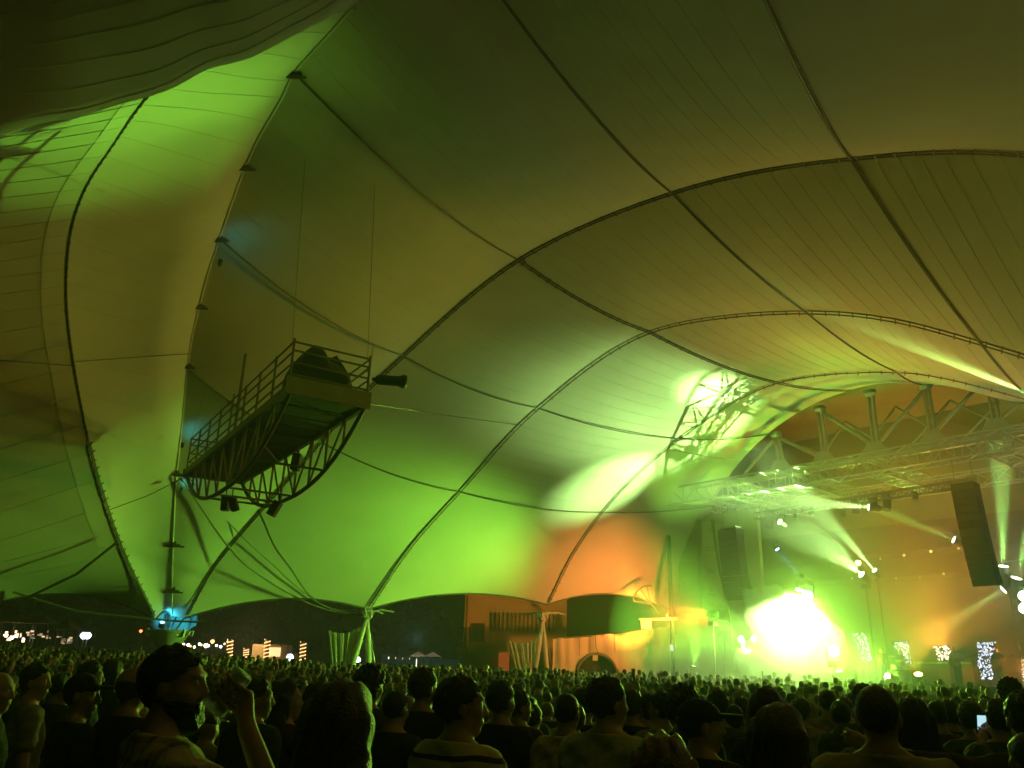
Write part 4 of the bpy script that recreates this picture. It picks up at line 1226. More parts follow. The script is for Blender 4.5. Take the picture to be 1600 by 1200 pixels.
# ------------------------------------------------------------------ people: bodies grown as one smooth surface from a distance field
class Field:
    def __init__(s, lo, hi, h):
        s.lo, s.h = np.array(lo, float), h
        s.n = np.ceil((np.array(hi) - s.lo) / h).astype(int) + 1
        s.D = np.full(s.n, 0.3, np.float32)

    def block(s, a, b, m):
        i0 = np.clip(np.floor((np.array(a) - m - s.lo) / s.h).astype(int), 0, s.n - 1)
        i1 = np.clip(np.ceil((np.array(b) + m - s.lo) / s.h).astype(int) + 1, 1, s.n)
        sl = tuple(slice(x, max(x + 1, y)) for x, y in zip(i0, i1))
        g = [s.lo[k] + s.h * np.arange(sl[k].start, sl[k].stop) for k in range(3)]
        return sl, np.stack(np.meshgrid(*g, indexing='ij'), -1)

    def put(s, sl, d, k, cut=False):
        o = s.D[sl]
        if cut:
            d, o2 = -d, o
            hh = np.clip(0.5 - 0.5 * (o2 - d) / k, 0, 1)
            s.D[sl] = o2 * (1 - hh) + d * hh + k * hh * (1 - hh)
        else:
            hh = np.clip(0.5 + 0.5 * (o - d) / k, 0, 1)
            s.D[sl] = o * (1 - hh) + d * hh - k * hh * (1 - hh)

    def cap(s, a, b, ra, rb=None, k=0.02, inf=0.0):
        a, b = np.array(a, float), np.array(b, float)
        rb = ra if rb is None else rb
        r = max(ra, rb) + inf
        sl, Pn = s.block(np.minimum(a, b) - r, np.maximum(a, b) + r, 0.06)
        ab = b - a
        t = np.clip(((Pn - a) @ ab) / (ab @ ab + 1e-9), 0, 1)
        d = np.linalg.norm(Pn - a - t[..., None] * ab, axis=-1) - (ra + (rb - ra) * t) - inf
        s.put(sl, d, k)

    def ell(s, c, r, k=0.02, inf=0.0, R=None, cut=False):
        c, r = np.array(c, float), np.array(r, float) + inf
        m = r.max()
        sl, Pn = s.block(c - m, c + m, 0.06)
        q = Pn - c
        if R is not None:
            q = q @ R
        k0 = np.linalg.norm(q / r, axis=-1)
        k1 = np.linalg.norm(q / (r * r), axis=-1) + 1e-9
        s.put(sl, k0 * (k0 - 1) / k1, k, cut)

    def pts(s):
        g = [s.lo[k] + s.h * np.arange(s.n[k]) for k in range(3)]
        return np.meshgrid(*g, indexing='ij')

    def mesh(s):
        D = s.D
        ins = D < 0
        nx, ny, nz = D.shape
        cs = [(dx, dy, dz) for dx in (0, 1) for dy in (0, 1) for dz in (0, 1)]
        cor = [D[dx:nx - 1 + dx, dy:ny - 1 + dy, dz:nz - 1 + dz] for dx, dy, dz in cs]
        cnt = sum((c < 0).astype(np.int8) for c in cor)
        act = (cnt > 0) & (cnt < 8)
        I = np.argwhere(act)
        cv = np.stack([c[act] for c in cor], 1)
        acc = np.zeros((len(I), 3))
        w = np.zeros(len(I))
        ca = np.array(cs, float)
        for i in range(8):
            for j in range(i + 1, 8):
                if np.abs(ca[i] - ca[j]).sum() == 1:
                    a, b = cv[:, i], cv[:, j]
                    m = (a < 0) != (b < 0)
                    t = np.where(m, a / np.where(m, a - b, 1), 0)
                    acc += np.where(m[:, None], ca[i] + (ca[j] - ca[i]) * t[:, None], 0)
                    w += m
        V = s.lo + s.h * (I + acc / w[:, None])
        idx = np.full(act.shape, -1, int)
        idx[act] = np.arange(len(I))
        Fs = []
        for ax in range(3):
            a = [slice(1, -1)] * 3
            b = [slice(1, -1)] * 3
            a[ax], b[ax] = slice(0, -1), slice(1, None)
            A_, B_ = ins[tuple(a)], ins[tuple(b)]
            for flip, mk in ((0, A_ & ~B_), (1, ~A_ & B_)):
                q = np.argwhere(mk)
                q += np.array([0 if k == ax else 1 for k in range(3)])
                u, v = [(1, 2), (2, 0), (0, 1)][ax]
                du, dv = np.eye(3, dtype=int)[u], np.eye(3, dtype=int)[v]
                f = np.stack([idx[tuple((q - du - dv).T)], idx[tuple((q - dv).T)], idx[tuple(q.T)], idx[tuple((q - du).T)]], 1)
                Fs.append(f[:, ::-1] if flip else f)
        Fc = np.concatenate(Fs)
        return V, Fc[(Fc >= 0).all(1)]


def to_mesh(name, V, Fc, mi=None, mats=()):
    me = bpy.data.meshes.new(name)
    me.from_pydata(V.tolist(), [], Fc.tolist())
    for m in mats:
        me.materials.append(m)
    if mi is not None:
        me.polygons.foreach_set('material_index', np.array(mi, np.int32))
    me.shade_smooth()
    return me


def rz(a):
    c, s_ = math.cos(a), math.sin(a)
    return np.array([[c, -s_, 0], [s_, c, 0], [0, 0, 1]])


ARMS = {
    'down': [((.21, -.02, 1.14), (.23, .05, .90)), ((-.21, -.02, 1.14), (-.23, .05, .90))],
    'fold': [((.25, .04, 1.15), (.02, .22, 1.17)), ((-.25, .04, 1.15), (-.02, .20, 1.12))],
    'up': [((.26, .10, 1.52), (.22, .20, 1.78)), ((-.21, -.02, 1.14), (-.23, .05, .90))],
    'reach': [((-.0, 0, 0), (0, 0, 0))] * 2,
    'phone': [((.23, .16, 1.22), (.07, .34, 1.50)), ((-.23, .14, 1.2), (-.06, .32, 1.46))],
    'guitar': [((.30, .05, 1.18), (.10, .20, 1.05)), ((-.30, .12, 1.22), (-.45, .30, 1.32))],
    'side': [((.30, .02, 1.20), (.24, .18, 1.02)), ((-.46, .02, 1.44), (-.66, .14, 1.50))],
}


def hand(fd, w, d, side):
    """palm, four fingers of different length, thumb from the side of the palm; slightly curled"""
    d = np.array(d, float) / np.linalg.norm(d)
    a = np.cross(d, (0, 1, 0.2))
    a /= np.linalg.norm(a) + 1e-9
    nrm = np.cross(a, d)
    w = np.array(w)
    for s in (-.026, -.009, .009, .026):
        fd.cap(w + a * s * 0.5, w + d * .085 + a * s, .014, .012, .012)
    for s, l in ((-.030, .062), (-.010, .075), (.010, .080), (.030, .068)):
        p1 = w + d * .085 + a * s
        p2 = p1 + d * l * .55 + nrm * .012
        p3 = p2 + d * l * .38 + nrm * .026
        fd.cap(p1, p2, .0095, .0088, .006)
        fd.cap(p2, p3, .0088, .0075, .006)
    t1 = w + d * .03 + a * .028 * side
    t2 = t1 + d * .035 + a * .030 * side + nrm * .01
    fd.cap(w + d * .02, t1, .014, .012, .01)
    fd.cap(t1, t2, .011, .010, .008)
    fd.cap(t2, t2 + d * .03 + nrm * .008, .010, .008, .006)


def head(fd, R, full=True, k=0.018):
    c = lambda p: R @ np.array(p, float)
    fd.ell(c((0, -.008, 1.662)), (.077, .098, .092), k, R=R)
    fd.ell(c((0, .030, 1.592)), (.058, .066, .066), .03, R=R)
    fd.ell(c((0, .062, 1.540)), (.030, .028, .022), .02, R=R)
    if full:
        fd.ell(c((0, .078, 1.672)), (.048, .020, .012), .015, R=R)
        for s in (-1, 1):
            fd.ell(c((s * .032, .094, 1.648)), (.017, .016, .013), .012, R=R, cut=True)
            fd.ell(c((s * .032, .080, 1.648)), (.013, .013, .012), .004, R=R)
            fd.ell(c((s * .042, .064, 1.612)), (.022, .024, .022), .02, R=R)
            fd.ell(c((s * .079, -.006, 1.628)), (.010, .021, .033), .008, R=R)
        fd.cap(c((0, .090, 1.655)), c((0, .112, 1.612)), .010, .014, .014)
        for s in (-1, 1):
            fd.ell(c((s * .012, .100, 1.607)), (.010, .012, .009), .008, R=R)
        fd.ell(c((0, .092, 1.580)), (.024, .010, .006), .008, R=R)
        fd.ell(c((0, .090, 1.568)), (.021, .011, .007), .008, R=R)


def torso(fd, b, inf=0.0, fem=False):
    w, f = b
    fd.ell((0, 0.0, .96), (.155 * w, .110 * f, .12), .04, inf)
    fd.ell((0, 0.005, 1.10), (.135 * w * (0.9 if fem else 1), .100 * f, .17), .05, inf)
    fd.ell((0, 0.0, 1.27), (.158 * w * (0.93 if fem else 1), .112 * f, .17), .05, inf)
    if fem:
        for s in (-1, 1):
            fd.ell((s * .07, .085, 1.26), (.06, .055, .06), .03, inf)
    ws = .150 * w * (0.9 if fem else 1)
    fd.cap((-ws, -.012, 1.415), (ws, -.012, 1.415), .062, .062, .05, inf)
    for s in (-1, 1):
        fd.cap((s * .11, -.02, 1.445), (s * .02, -.02, 1.50), .045, .05, .04, inf)


def limbs(b, pose, fem):
    w = b[0]
    ws = .178 * w * (0.9 if fem else 1)
    out = []
    for i, s in enumerate((1, -1)):
        e, h = ARMS[pose][i]
        out.append((np.array((s * ws, -.012, 1.405)), np.array(e, float) + (s * (w - 1) * .12, 0, 0), np.array(h, float)))
    return out


BAREFOOT = {}


def make_body(h, b=(1, 1), pose='down', hy=0.0, fem=False, arms=None, parts=('body', 'shirt', 'trousers', 'shoes'), sleeve=0.62, fine=True, hands=True):
    """returns {part: (V, F)} for one figure 1.75 m tall facing +Y"""
    R = rz(hy)
    A_ = arms or limbs(b, pose, fem)
    lo, hi = np.array((-.42, -.26, -.03)), np.array((.42, .40, 1.80))
    for sh, el, wr in A_:
        for p in (el, wr):
            lo = np.minimum(lo, p - .16)
            hi = np.maximum(hi, p + .24)
    lo[2] = -.03
    res = {}
    q = 1.0 if not fem else 0.9
    if 'body' in parts:
        fd = Field(lo, hi, h)
        for s in (-1, 1):
            fd.cap((s * .085, 0, .93), (s * .098, .012, .50), .086 * b[0], .058, .03)
            fd.cap((s * .098, .012, .50), (s * .105, -.012, .10), .056, .040, .02)
            fd.cap((s * .105, -.03, .045), (s * .115, .14, .035), .042, .034, .02)
        torso(fd, b, 0, fem)
        fd.cap((0, -.015, 1.43), R @ np.array((0, .0, 1.57)), .056 * q, .054 * q, .03)
        head(fd, R, fine)
        for i, (sh, el, wr) in enumerate(A_):
            fd.cap(sh, el, .050 * q * b[0], .040 * q, .03)
            fd.cap(el, wr, .040 * q, .027 * q, .015)
            if hands:
                hand(fd, wr, wr - el, 1 if i else -1)
            else:
                fd.ell(wr + (wr - el) / np.linalg.norm(wr - el) * .07, (.04, .035, .06), .02)
        res['body'] = fd.mesh()
    if 'shirt' in parts:
        fd = Field(lo, hi, h * 1.1)
        torso(fd, b, .016, fem)
        fd.cap((0, -.015, 1.43), (0, -.008, 1.512), .066, .060, .03)
        for sh, el, wr in A_:
            if sleeve <= 1:
                fd.cap(sh, sh + (el - sh) * sleeve, .066 * q * b[0], .064 * q * b[0], .03)
            else:
                fd.cap(sh, el, .066 * q, .052 * q, .03)
                fd.cap(el, el + (wr - el) * .95, .052 * q, .040 * q, .02)
        X, Y, Z = fd.pts()
        fd.D += (0.007 * np.sin(X * 31 + Z * 17) * np.sin(Z * 23 - Y * 19 + 1) + 0.005 * np.sin(X * 55 - Z * 38 + 2 * np.sin(Z * 12)) * np.sin(Z * 41 + X * 12)).astype(np.float32)
        col = 1.495 + 0.12 * Y * -1.0
        fd.D = np.maximum(fd.D, np.maximum(Z - col, .87 - Z)).astype(np.float32)
        sub = np.hypot(X, Y + .012) - .058 * q
        fd.D = np.where(Z > 1.47, np.maximum(fd.D, -sub), fd.D).astype(np.float32)
        res['shirt'] = fd.mesh()
    if 'trousers' in parts:
        fd = Field((-.32, -.26, -.02), (.32, .26, 1.08), h * 1.3)
        for s in (-1, 1):
            fd.cap((s * .085, 0, .93), (s * .098, .012, .50), .100 * b[0], .075, .03)
            fd.cap((s * .098, .012, .50), (s * .105, -.012, .06), .072, .066, .02)
        fd.ell((0, 0.0, .96), (.165 * b[0], .120 * b[1], .13), .04)
        X, Y, Z = fd.pts()
        fd.D = np.maximum(fd.D, np.maximum(Z - 1.0, .05 - Z)).astype(np.float32)
        res['trousers'] = fd.mesh()
    if 'shoes' in parts:
        fd = Field((-.22, -.16, -.03), (.22, .26, .14), h * 1.1)
        for s in (-1, 1):
            fd.cap((s * .105, -.04, .05), (s * .115, .15, .04), .052, .044, .02)
        X, Y, Z = fd.pts()
        fd.D = np.maximum(fd.D, -Z).astype(np.float32)
        res['shoes'] = fd.mesh()
    return res


def make_hair(kind, h):
    fd = Field((-.22, -.28, 1.05), (.22, .22, 1.86), h)
    X, Y, Z = fd.pts()
    g = lambda t: .0
    if kind in ('short', 'crop', 'curly', 'balding'):
        inf = {'short': .012, 'crop': .004, 'curly': .034, 'balding': .008}[kind]
        fd.ell((0, -.010, 1.664), (.077 + inf, .098 + inf, .092 + inf), .01)
        n = np.sin(X * 95 + Z * 40) * np.sin(Y * 88 + 1.7 * np.sin(Z * 60)) * np.sin(Z * 75 + X * 50)
        fd.D += (({'short': .009, 'crop': .003, 'curly': .020, 'balding': .003}[kind]) * n).astype(np.float32)
        face = (Y - .050) + 0.55 * (1.70 - Z)                                   # hair line above the brow, falling behind the ear
        face = np.where(Z > 1.735, Y - .13, face)
        low = 1.572 - Z - 0.25 * np.clip(-Y, 0, .1)
        j = .010 * np.sin(Z * 210 + X * 90) * np.sin(X * 170) + .006 * np.sin(Z * 330 + 2) 
        fd.D = np.maximum(fd.D, np.maximum(Y + .004 - 1.05 * np.clip(Z - 1.63, 0, .2) + j, low + j)).astype(np.float32)
        if kind == 'balding':
            fd.D = np.maximum(fd.D, Z - 1.69 + 0.3 * Y).astype(np.float32)
    elif kind in ('long', 'wavy'):
        fd.ell((0, -.012, 1.664), (.098, .116, .108), .01)
        dz = 1.20 if kind == 'long' else 1.27
        for x, w in ((-.055, .05), (0, .055), (.055, .05)):
            fd.cap((x, -.05, 1.64), (x * 1.5, -.10, dz + .06 * abs(x) * 10), w + .012, w * .75, .03)
        for s in (-1, 1):
            fd.cap((s * .080, -.02, 1.63), (s * .115, -.045, dz + .10), .034, .030, .03)
        n = np.sin(X * 120 + 3 * np.sin(Z * 14)) * (0.6 + 0.4 * np.sin(Z * 33 + Y * 60))
        fd.D += ((.008 if kind == 'long' else .013) * n).astype(np.float32)
        fd.D = np.maximum(fd.D, np.where(Z < 1.735, Y - .02 - 0.5 * np.clip(Z - 1.66, 0, .2), Y - .11)).astype(np.float32)
    elif kind == 'cap':
        fd.ell((0, -.006, 1.668), (.087, .108, .100), .01)
        fd.D = np.maximum(fd.D, 1.672 - Z - 0.10 * Y).astype(np.float32)
        fd.ell((0, .135, 1.690), (.070, .085, .010), .012)
    elif kind == 'beard':
        fd.ell((0, .032, 1.578), (.069, .074, .062), .02)
        fd.ell((0, .066, 1.532), (.045, .042, .040), .03)
        n = np.sin(X * 110) * np.sin(Z * 90 + Y * 70)
        fd.D += (.005 * n).astype(np.float32)
        mouth = np.maximum(Z - 1.606 + 0.25 * np.abs(X) * 0, Y * -1 + .0)
        fd.D = np.maximum(fd.D, np.maximum(Z - (1.600 - .25 * np.clip(Y - .05, 0, .1) + .5 * np.clip(np.abs(X) - .045, 0, .05)), -.012 - Y)).astype(np.float32)
        fd.ell((0, .104, 1.576), (.020, .02, .010), .004, cut=True)
    elif kind == 'bun':
        fd.ell((0, -.010, 1.664), (.088, .110, .102), .01)
        fd.ell((0, -.125, 1.70), (.05, .045, .05), .02)
        fd.D = np.maximum(fd.D, np.maximum(Y - .03 - 0.6 * np.clip(Z - 1.66, 0, .2), 1.585 - Z)).astype(np.float32)
    return fd.mesh()


def fabric(name, col, kind='plain', c2=(0.04, 0.03, 0.03), sc=10.0):
    if name in MATS:
        return MATS[name]
    m = mat(name, col, 0.9, noise=0.25, nscale=14, bump=0.25, bscale=40)
    if kind != 'plain':
        nt = m.node_tree
        b = nt.nodes['Principled BSDF']
        tc = nt.nodes.new('ShaderNodeTexCoord')
        sx = nt.nodes.new('ShaderNodeSeparateXYZ')
        nz = nt.nodes.new('ShaderNodeTexNoise')
        nz.inputs['Scale'].default_value = 4
        mv = nt.nodes.new('ShaderNodeVectorMath')
        mv.operation = 'MULTIPLY_ADD'
        mv.inputs[1].default_value = (0.05, 0.05, 0.05)
        nt.links.new(tc.outputs['Object'], nz.inputs[0])
        nt.links.new(nz.outputs['Color'], mv.inputs[0])
        nt.links.new(tc.outputs['Object'], mv.inputs[2])
        nt.links.new(mv.outputs[0], sx.inputs[0])

        def band(out, s, w):
            a = nt.nodes.new('ShaderNodeMath')
            a.operation = 'MULTIPLY'
            a.inputs[1].default_value = s
            f = nt.nodes.new('ShaderNodeMath')
            f.operation = 'FRACT'
            c = nt.nodes.new('ShaderNodeMath')
            c.operation = 'LESS_THAN'
            c.inputs[1].default_value = w
            nt.links.new(out, a.inputs[0])
            nt.links.new(a.outputs[0], f.inputs[0])
            nt.links.new(f.outputs[0], c.inputs[0])
            return c.outputs[0]
        fac = band(sx.outputs[2], sc, 0.24 if kind == 'stripe' else 0.3)
        if kind == 'plaid':
            add = nt.nodes.new('ShaderNodeMath')
            add.operation = 'ADD'
            nt.links.new(fac, add.inputs[0])
            nt.links.new(band(sx.outputs[0], sc, 0.3), add.inputs[1])
            hf = nt.nodes.new('ShaderNodeMath')
            hf.operation = 'MULTIPLY'
            hf.inputs[1].default_value = 0.42
            nt.links.new(add.outputs[0], hf.inputs[0])
            fac = hf.outputs[0]
        mx = nt.nodes.new('ShaderNodeMix')
        mx.data_type = 'RGBA'
        src = b.inputs['Base Color'].links[0].from_socket
        nt.links.new(fac, mx.inputs[0])
        nt.links.new(src, mx.inputs[6])
        mx.inputs[7].default_value = (*c2, 1)
        nt.links.new(mx.outputs[2], b.inputs['Base Color'])
    return m


SKINS = [mat('skin_%d' % i, c, 0.55, noise=0.12, nscale=20) for i, c in enumerate(((0.50, 0.31, 0.22), (0.42, 0.25, 0.17), (0.30, 0.17, 0.11), (0.14, 0.075, 0.05)))]
HAIRS = [mat('hair_%d' % i, c, 0.5, noise=0.4, nscale=60, bump=0.6, bscale=120) for i, c in enumerate(((0.012, 0.010, 0.009), (0.03, 0.02, 0.013), (0.07, 0.045, 0.022), (0.24, 0.15, 0.06), (0.30, 0.28, 0.25)))]
SHIRTS = [fabric('cloth_%d' % i, c) for i, c in enumerate(((0.02, 0.02, 0.022), (0.03, 0.035, 0.05), (0.06, 0.06, 0.06), (0.10, 0.03, 0.03), (0.30, 0.26, 0.19), (0.45, 0.42, 0.36), (0.05, 0.09, 0.06), (0.18, 0.16, 0.14)))]
JEANS = fabric('denim', (0.03, 0.04, 0.07))
SHOE = mat('shoe_leather', (0.02, 0.018, 0.016), 0.5)
STRIPE = fabric('striped_shirt', (0.68, 0.56, 0.38), 'stripe', (0.06, 0.025, 0.02), 11.0)
PLAID = fabric('plaid_shirt', (0.60, 0.50, 0.36), 'plaid', (0.10, 0.07, 0.07), 16.0)
BODIES, HAIRM = {}, {}


def body_meshes(key, **kw):
    if key not in BODIES:
        BODIES[key] = {n: to_mesh(n, V, Fc, None, (SKINS[0],)) for n, (V, Fc) in make_body(**kw).items()}
    return BODIES[key]


def hair_mesh(kind):
    if kind not in HAIRM:
        HAIRM[kind] = to_mesh('hair', *make_hair(kind, .0085), None, (HAIRS[0],))
    return HAIRM[kind]


def put_part(me, name, parent, m, M=None):
    o = bpy.data.objects.new(name, me)
    COL.objects.link(o)
    o.parent = parent
    if M is not None:
        o.matrix_basis = M
    o.material_slots[0].link = 'OBJECT'
    o.material_slots[0].material = m
    return o


def person(foot, yaw, scale, key, kw, hairs, skin, shirt, label, group=None, sx=1.0):
    """hairs: list of (kind, name, material)"""
    t = thing('person', label, 'person', foot, group)
    t.rotation_euler = (0, 0, yaw)
    t.scale = (scale * sx, scale * sx, scale)
    bm = body_meshes(key, **kw)
    put_part(bm['body'], 'body', t, skin)
    put_part(bm['shirt'], 'shirt', t, shirt)
    put_part(bm['trousers'], 'trousers', t, JEANS)
    put_part(bm['shoes'], 'shoes', t, SHOE)
    for kind, nm, m in hairs:
        put_part(hair_mesh(kind), nm, t, m, Matrix.Rotation(kw.get('hy', 0.0), 4, 'Z'))
    return t


def head_spot(cx, top, hw, dmin=None):
    """foot position and scale of a person whose head is hw px wide (0.17 m with hair) and tops out at (cx, top)"""
    d = dmin if dmin else 0.198 * F / hw
    q = at(cx, top, d)
    H = q[2] - float(ground_z(q[0], q[1]))
    return q, H


def yaw_to(p, q):
    return math.atan2(-(q[0] - p[0]), q[1] - p[1])
# ------------------------------------------------------------------ the people in front
STAGE_T = np.array([16.0, 44.0, 0])
HF = .0115
VAR = {
    'm0': dict(h=HF, b=(1, 1)), 'mr': dict(h=HF, b=(1.04, 1.05), hy=-0.6), 'ml': dict(h=HF, b=(1, 1), hy=0.7),
    's0': dict(h=HF, b=(1.18, 1.22), pose='fold', hy=-0.35), 'f0': dict(h=HF, b=(.94, .95), fem=True), 'fr': dict(h=HF, b=(.94, .95), fem=True, pose='fold', hy=-0.6),
    'mj': dict(h=HF, b=(1.06, 1.05), sleeve=2, hy=-0.15), 'side': dict(h=HF, b=(1.08, 1.05), pose='side', sleeve=2, hy=-0.2), 'phone': dict(h=HF, b=(1, 1), pose='phone'),
    'guitar': dict(h=HF, b=(1, 1), pose='guitar'),
}
X = SHIRTS
TAN, GREY = fabric('tan_shirt', (0.66, 0.52, 0.33)), fabric('grey_shirt', (0.48, 0.46, 0.38))
# cx, top, head width px, variant, extra turn, hair, hair colour, skin, shirt, label
FRONT = [
    (3, 1050, 42, 'mr', -0.5, 'bald', 0, 0, X[0], 'bald man in a dark shirt cut off by the left picture edge'),
    (62, 1036, 36, 'mr', -0.4, 'short', 1, 0, X[4], 'dark haired man in a beige shirt behind the bald man at the left'),
    (96, 1052, 30, 'm0', 0.1, 'crop', 0, 2, X[2], 'short haired person between the beige shirted man and the capped man'),
    (134, 1052, 46, 'mr', -0.35, 'cap', 0, 1, X[0], 'man in a black cap and black shirt, face turned right, at the left'),
    (146, 1033, 30, 'm0', -0.5, 'short', 0, 1, X[1], 'dark haired person just behind the man in the black cap'),
    (180, 1031, 28, 'f0', 0.0, 'long', 0, 1, X[0], 'long haired person left of the tan capped head'),
    (213, 1043, 46, 'm0', 0.0, 'capT', 0, 1, X[0], 'person in a tan cap just left of the bearded man'),
    (405, 1058, 44, 'mr', -0.15, 'short', 0, 1, X[2], 'man looking right just beyond the drinking hand'),
    (452, 1064, 40, 'fr', -0.2, 'wavy', 1, 0, X[3], 'woman with wavy hair and lit cheek left of the very long brown hair'),
    (500, 1066, 34, 'fr', -0.1, 'long', 0, 1, X[0], 'dark haired woman partly hidden behind the very long brown hair'),
    (541, 1064, 92, 'f0', 0.0, 'long', 2, 0, X[0], 'woman with very long dark brown hair, nearest and largest in the middle left'),
    (581, 1043, 36, 'm0', -0.2, 'curly', 1, 1, X[2], 'curly haired person above the long brown hair'),
    (620, 1079, 42, 'm0', -0.1, 'crop', 1, 0, X[1], 'close cropped boy between the long brown hair and the striped shirt'),
    (664, 1043, 40, 'mj', -0.2, 'short', 1, 1, X[0], 'tall man in a dark jacket left of the man in the striped shirt'),
    (722, 1056, 68, 'mr', -0.35, 'short', 0, 1, STRIPE, 'man in a tan shirt with dark horizontal stripes'),
    (784, 1063, 42, 'mj', -0.15, 'short', 1, 1, X[0], 'man in a black jacket right behind the striped shirt'),
    (812, 1078, 34, 'mr', -0.2, 'short', 0, 1, X[3], 'man in a dark red shirt right of the black jacket'),
    (833, 1100, 30, 'f0', 0.0, 'short', 2, 0, X[7], 'short person low between the red shirt and the tan shirt'),
    (886, 1084, 44, 'm0', -0.1, 'crop', 0, 1, TAN, 'man with cropped hair in a plain tan shirt'),
    (913, 1075, 34, 'm0', -0.3, 'short', 0, 2, X[0], 'dark haired man squeezed between the tan and the grey shirts'),
    (949, 1057, 58, 'mr', -0.1, 'short', 1, 0, GREY, 'tall man in a grey collarless shirt looking right'),
    (988, 1077, 34, 'm0', -0.2, 'short', 1, 1, X[0], 'dark haired man right of the tall grey shirted man'),
    (1012, 1084, 34, 'ml', 0.2, 'short', 1, 1, X[1], 'person with round dark head left of the one turned to the left'),
    (1033, 1080, 36, 'ml', 0.5, 'short', 1, 0, X[7], 'person turned to the left with a lit shoulder'),
    (1067, 1074, 44, 'm0', 0.0, 'curly', 0, 1, X[0], 'person with thick bushy hair behind the peaked cap'),
    (1092, 1092, 62, 'mr', -0.45, 'cap', 0, 1, X[0], 'man in a dark peaked cap looking down to the right'),
    (1036, 1146, 84, 'f0', 0.0, 'wavy', 3, 0, X[0], 'short person with tousled fair hair at the bottom edge'),
    (1121, 1078, 34, 'm0', -0.2, 'short', 0, 1, X[2], 'person with neat dark hair right above the peaked cap'),
    (1146, 1101, 34, 'm0', -0.05, 'crop', 0, 1, X[0], 'person in a black top with a rim lit head beside the peaked cap'),
    (1158, 1089, 32, 'm0', -0.1, 'short', 1, 1, X[6], 'person just behind the rim lit black top'),
    (1196, 1074, 50, 'f0', 0.1, 'long', 1, 0, X[2], 'tall woman with smooth long hair under the glare'),
    (1218, 1101, 72, 'fr', 0.1, 'long', 2, 0, X[0], 'woman with long hair in front of the tall long haired woman'),
    (1251, 1091, 28, 'm0', 0.0, 'short', 1, 1, X[4], 'small headed person right of the long haired women'),
    (1291, 1078, 28, 'm0', 0.05, 'crop', 1, 1, X[4], 'man in a pale shirt seen squarely from behind, left of the large round head'),
    (1311, 1094, 32, 'f0', 0.0, 'bun', 1, 1, X[6], 'person with tied up hair below the pale shirted man'),
    (1367, 1073, 72, 's0', 0.1, 'crop', 2, 0, fabric('khaki_shirt', (0.40, 0.34, 0.22)), 'broad man with a large round cropped head in a khaki shirt'),
    (1347, 1068, 36, 'm0', 0.1, 'short', 1, 1, X[2], 'head peeping out behind the large round head'),
    (1422, 1089, 48, 'f0', 0.1, 'long', 0, 1, X[0], 'person with long dark hair right of the broad khaki man'),
    (1461, 1096, 32, 'm0', 0.2, 'crop', 0, 1, X[3], 'person in a dark red top, left of two close heads'),
    (1481, 1094, 30, 'm0', 0.1, 'short', 0, 1, X[0], 'person whose head touches the one in the dark red top'),
    (1497, 1101, 28, 'f0', 0.1, 'short', 0, 1, X[0], 'small dark head second from the outstretched arm'),
    (1512, 1096, 36, 'm0', 0.2, 'short', 0, 1, X[6], 'dark head right above the outstretched arm'),
    (1597, 1079, 62, 'side', 0.25, 'short', 0, 1, fabric('maroon_sweater', (0.06, 0.035, 0.03)), 'person in a dark maroon sweater stretching an arm out at the right edge'),
    (1604, 1146, 66, 'mr', 0.9, 'crop', 1, 1, X[0], 'face half cut off at the bottom right corner'),
    (1558, 1092, 40, 'phone', 0.1, 'short', 1, 1, X[2], 'person holding up a lit phone at the right'),
    (330, 1062, 30, 'm0', -0.3, 'short', 0, 1, X[1], 'dark haired person just behind the tilted cup'),
    (560, 1090, 40, 'm0', 0, 'short', 0, 1, X[1], 'person hidden behind the long brown hair'),
    (1575, 1062, 26, 'm0', 0.1, 'curly', 0, 2, X[0], 'bushy haired person behind the lit phone'),
    (270, 1065, 30, 'm0', -0.2, 'short', 1, 1, X[6], 'person mostly hidden behind the bearded man'),
]
OCC = []
PH_MAT = emat('phone_screen', (0.55, 0.9, 1.0), 0.9)


def phone_for(t, label, yaw, scale, foot):
    o = thing('phone', label, 'phone', (0, 0, 0))
    R = rz(yaw)
    c = np.array(foot) + R @ np.array((0, .40, 1.60)) * scale
    o.location = [float(x) for x in c]
    A = (R @ np.array((1., 0, 0)), R @ np.array((0, .94, .34)), R @ np.array((0, -.34, .94)))
    MB().box(c, (.075, .010, .15), A).build('case', M_black, o)
    MB().box(c - A[1] * .0062, (.062, .003, .11), A).build('screen', PH_MAT, o)


for cx, top, hw, key, turn, hair, hc, sk, shirt, lb in FRONT:
    q, H = head_spot(cx, top, hw)
    d = q[1]
    while H < 1.45 and d > 2:
        d -= 0.1
        q = at(cx, top, d)
        H = q[2] - float(ground_z(q[0], q[1]))
    foot = gz(q)
    sc = H / (1.765 if hair not in ('bald', 'crop') else 1.755)
    y = yaw_to(foot, STAGE_T) + turn
    hs_ = []
    if hair == 'capT':
        hs_ = [('crop', 'hair', HAIRS[0]), ('cap', 'cap', fabric('tan_cap', (0.36, 0.22, 0.10)))]
    elif hair == 'cap':
        hs_ = [('crop', 'hair', HAIRS[hc]), ('cap', 'cap', SHIRTS[0])]
    elif hair != 'bald':
        hs_ = [(hair, 'hair', HAIRS[hc])]
    t = person(foot, y, sc, key, VAR[key], hs_, SKINS[sk], shirt, lb, None, sx=min(1.12, max(0.95, 1.0 / sc)))
    OCC.append((foot[0], foot[1]))
    if key == 'phone':
        phone_for(t, 'lit phone held up at chest height near the right edge', y, sc, foot)

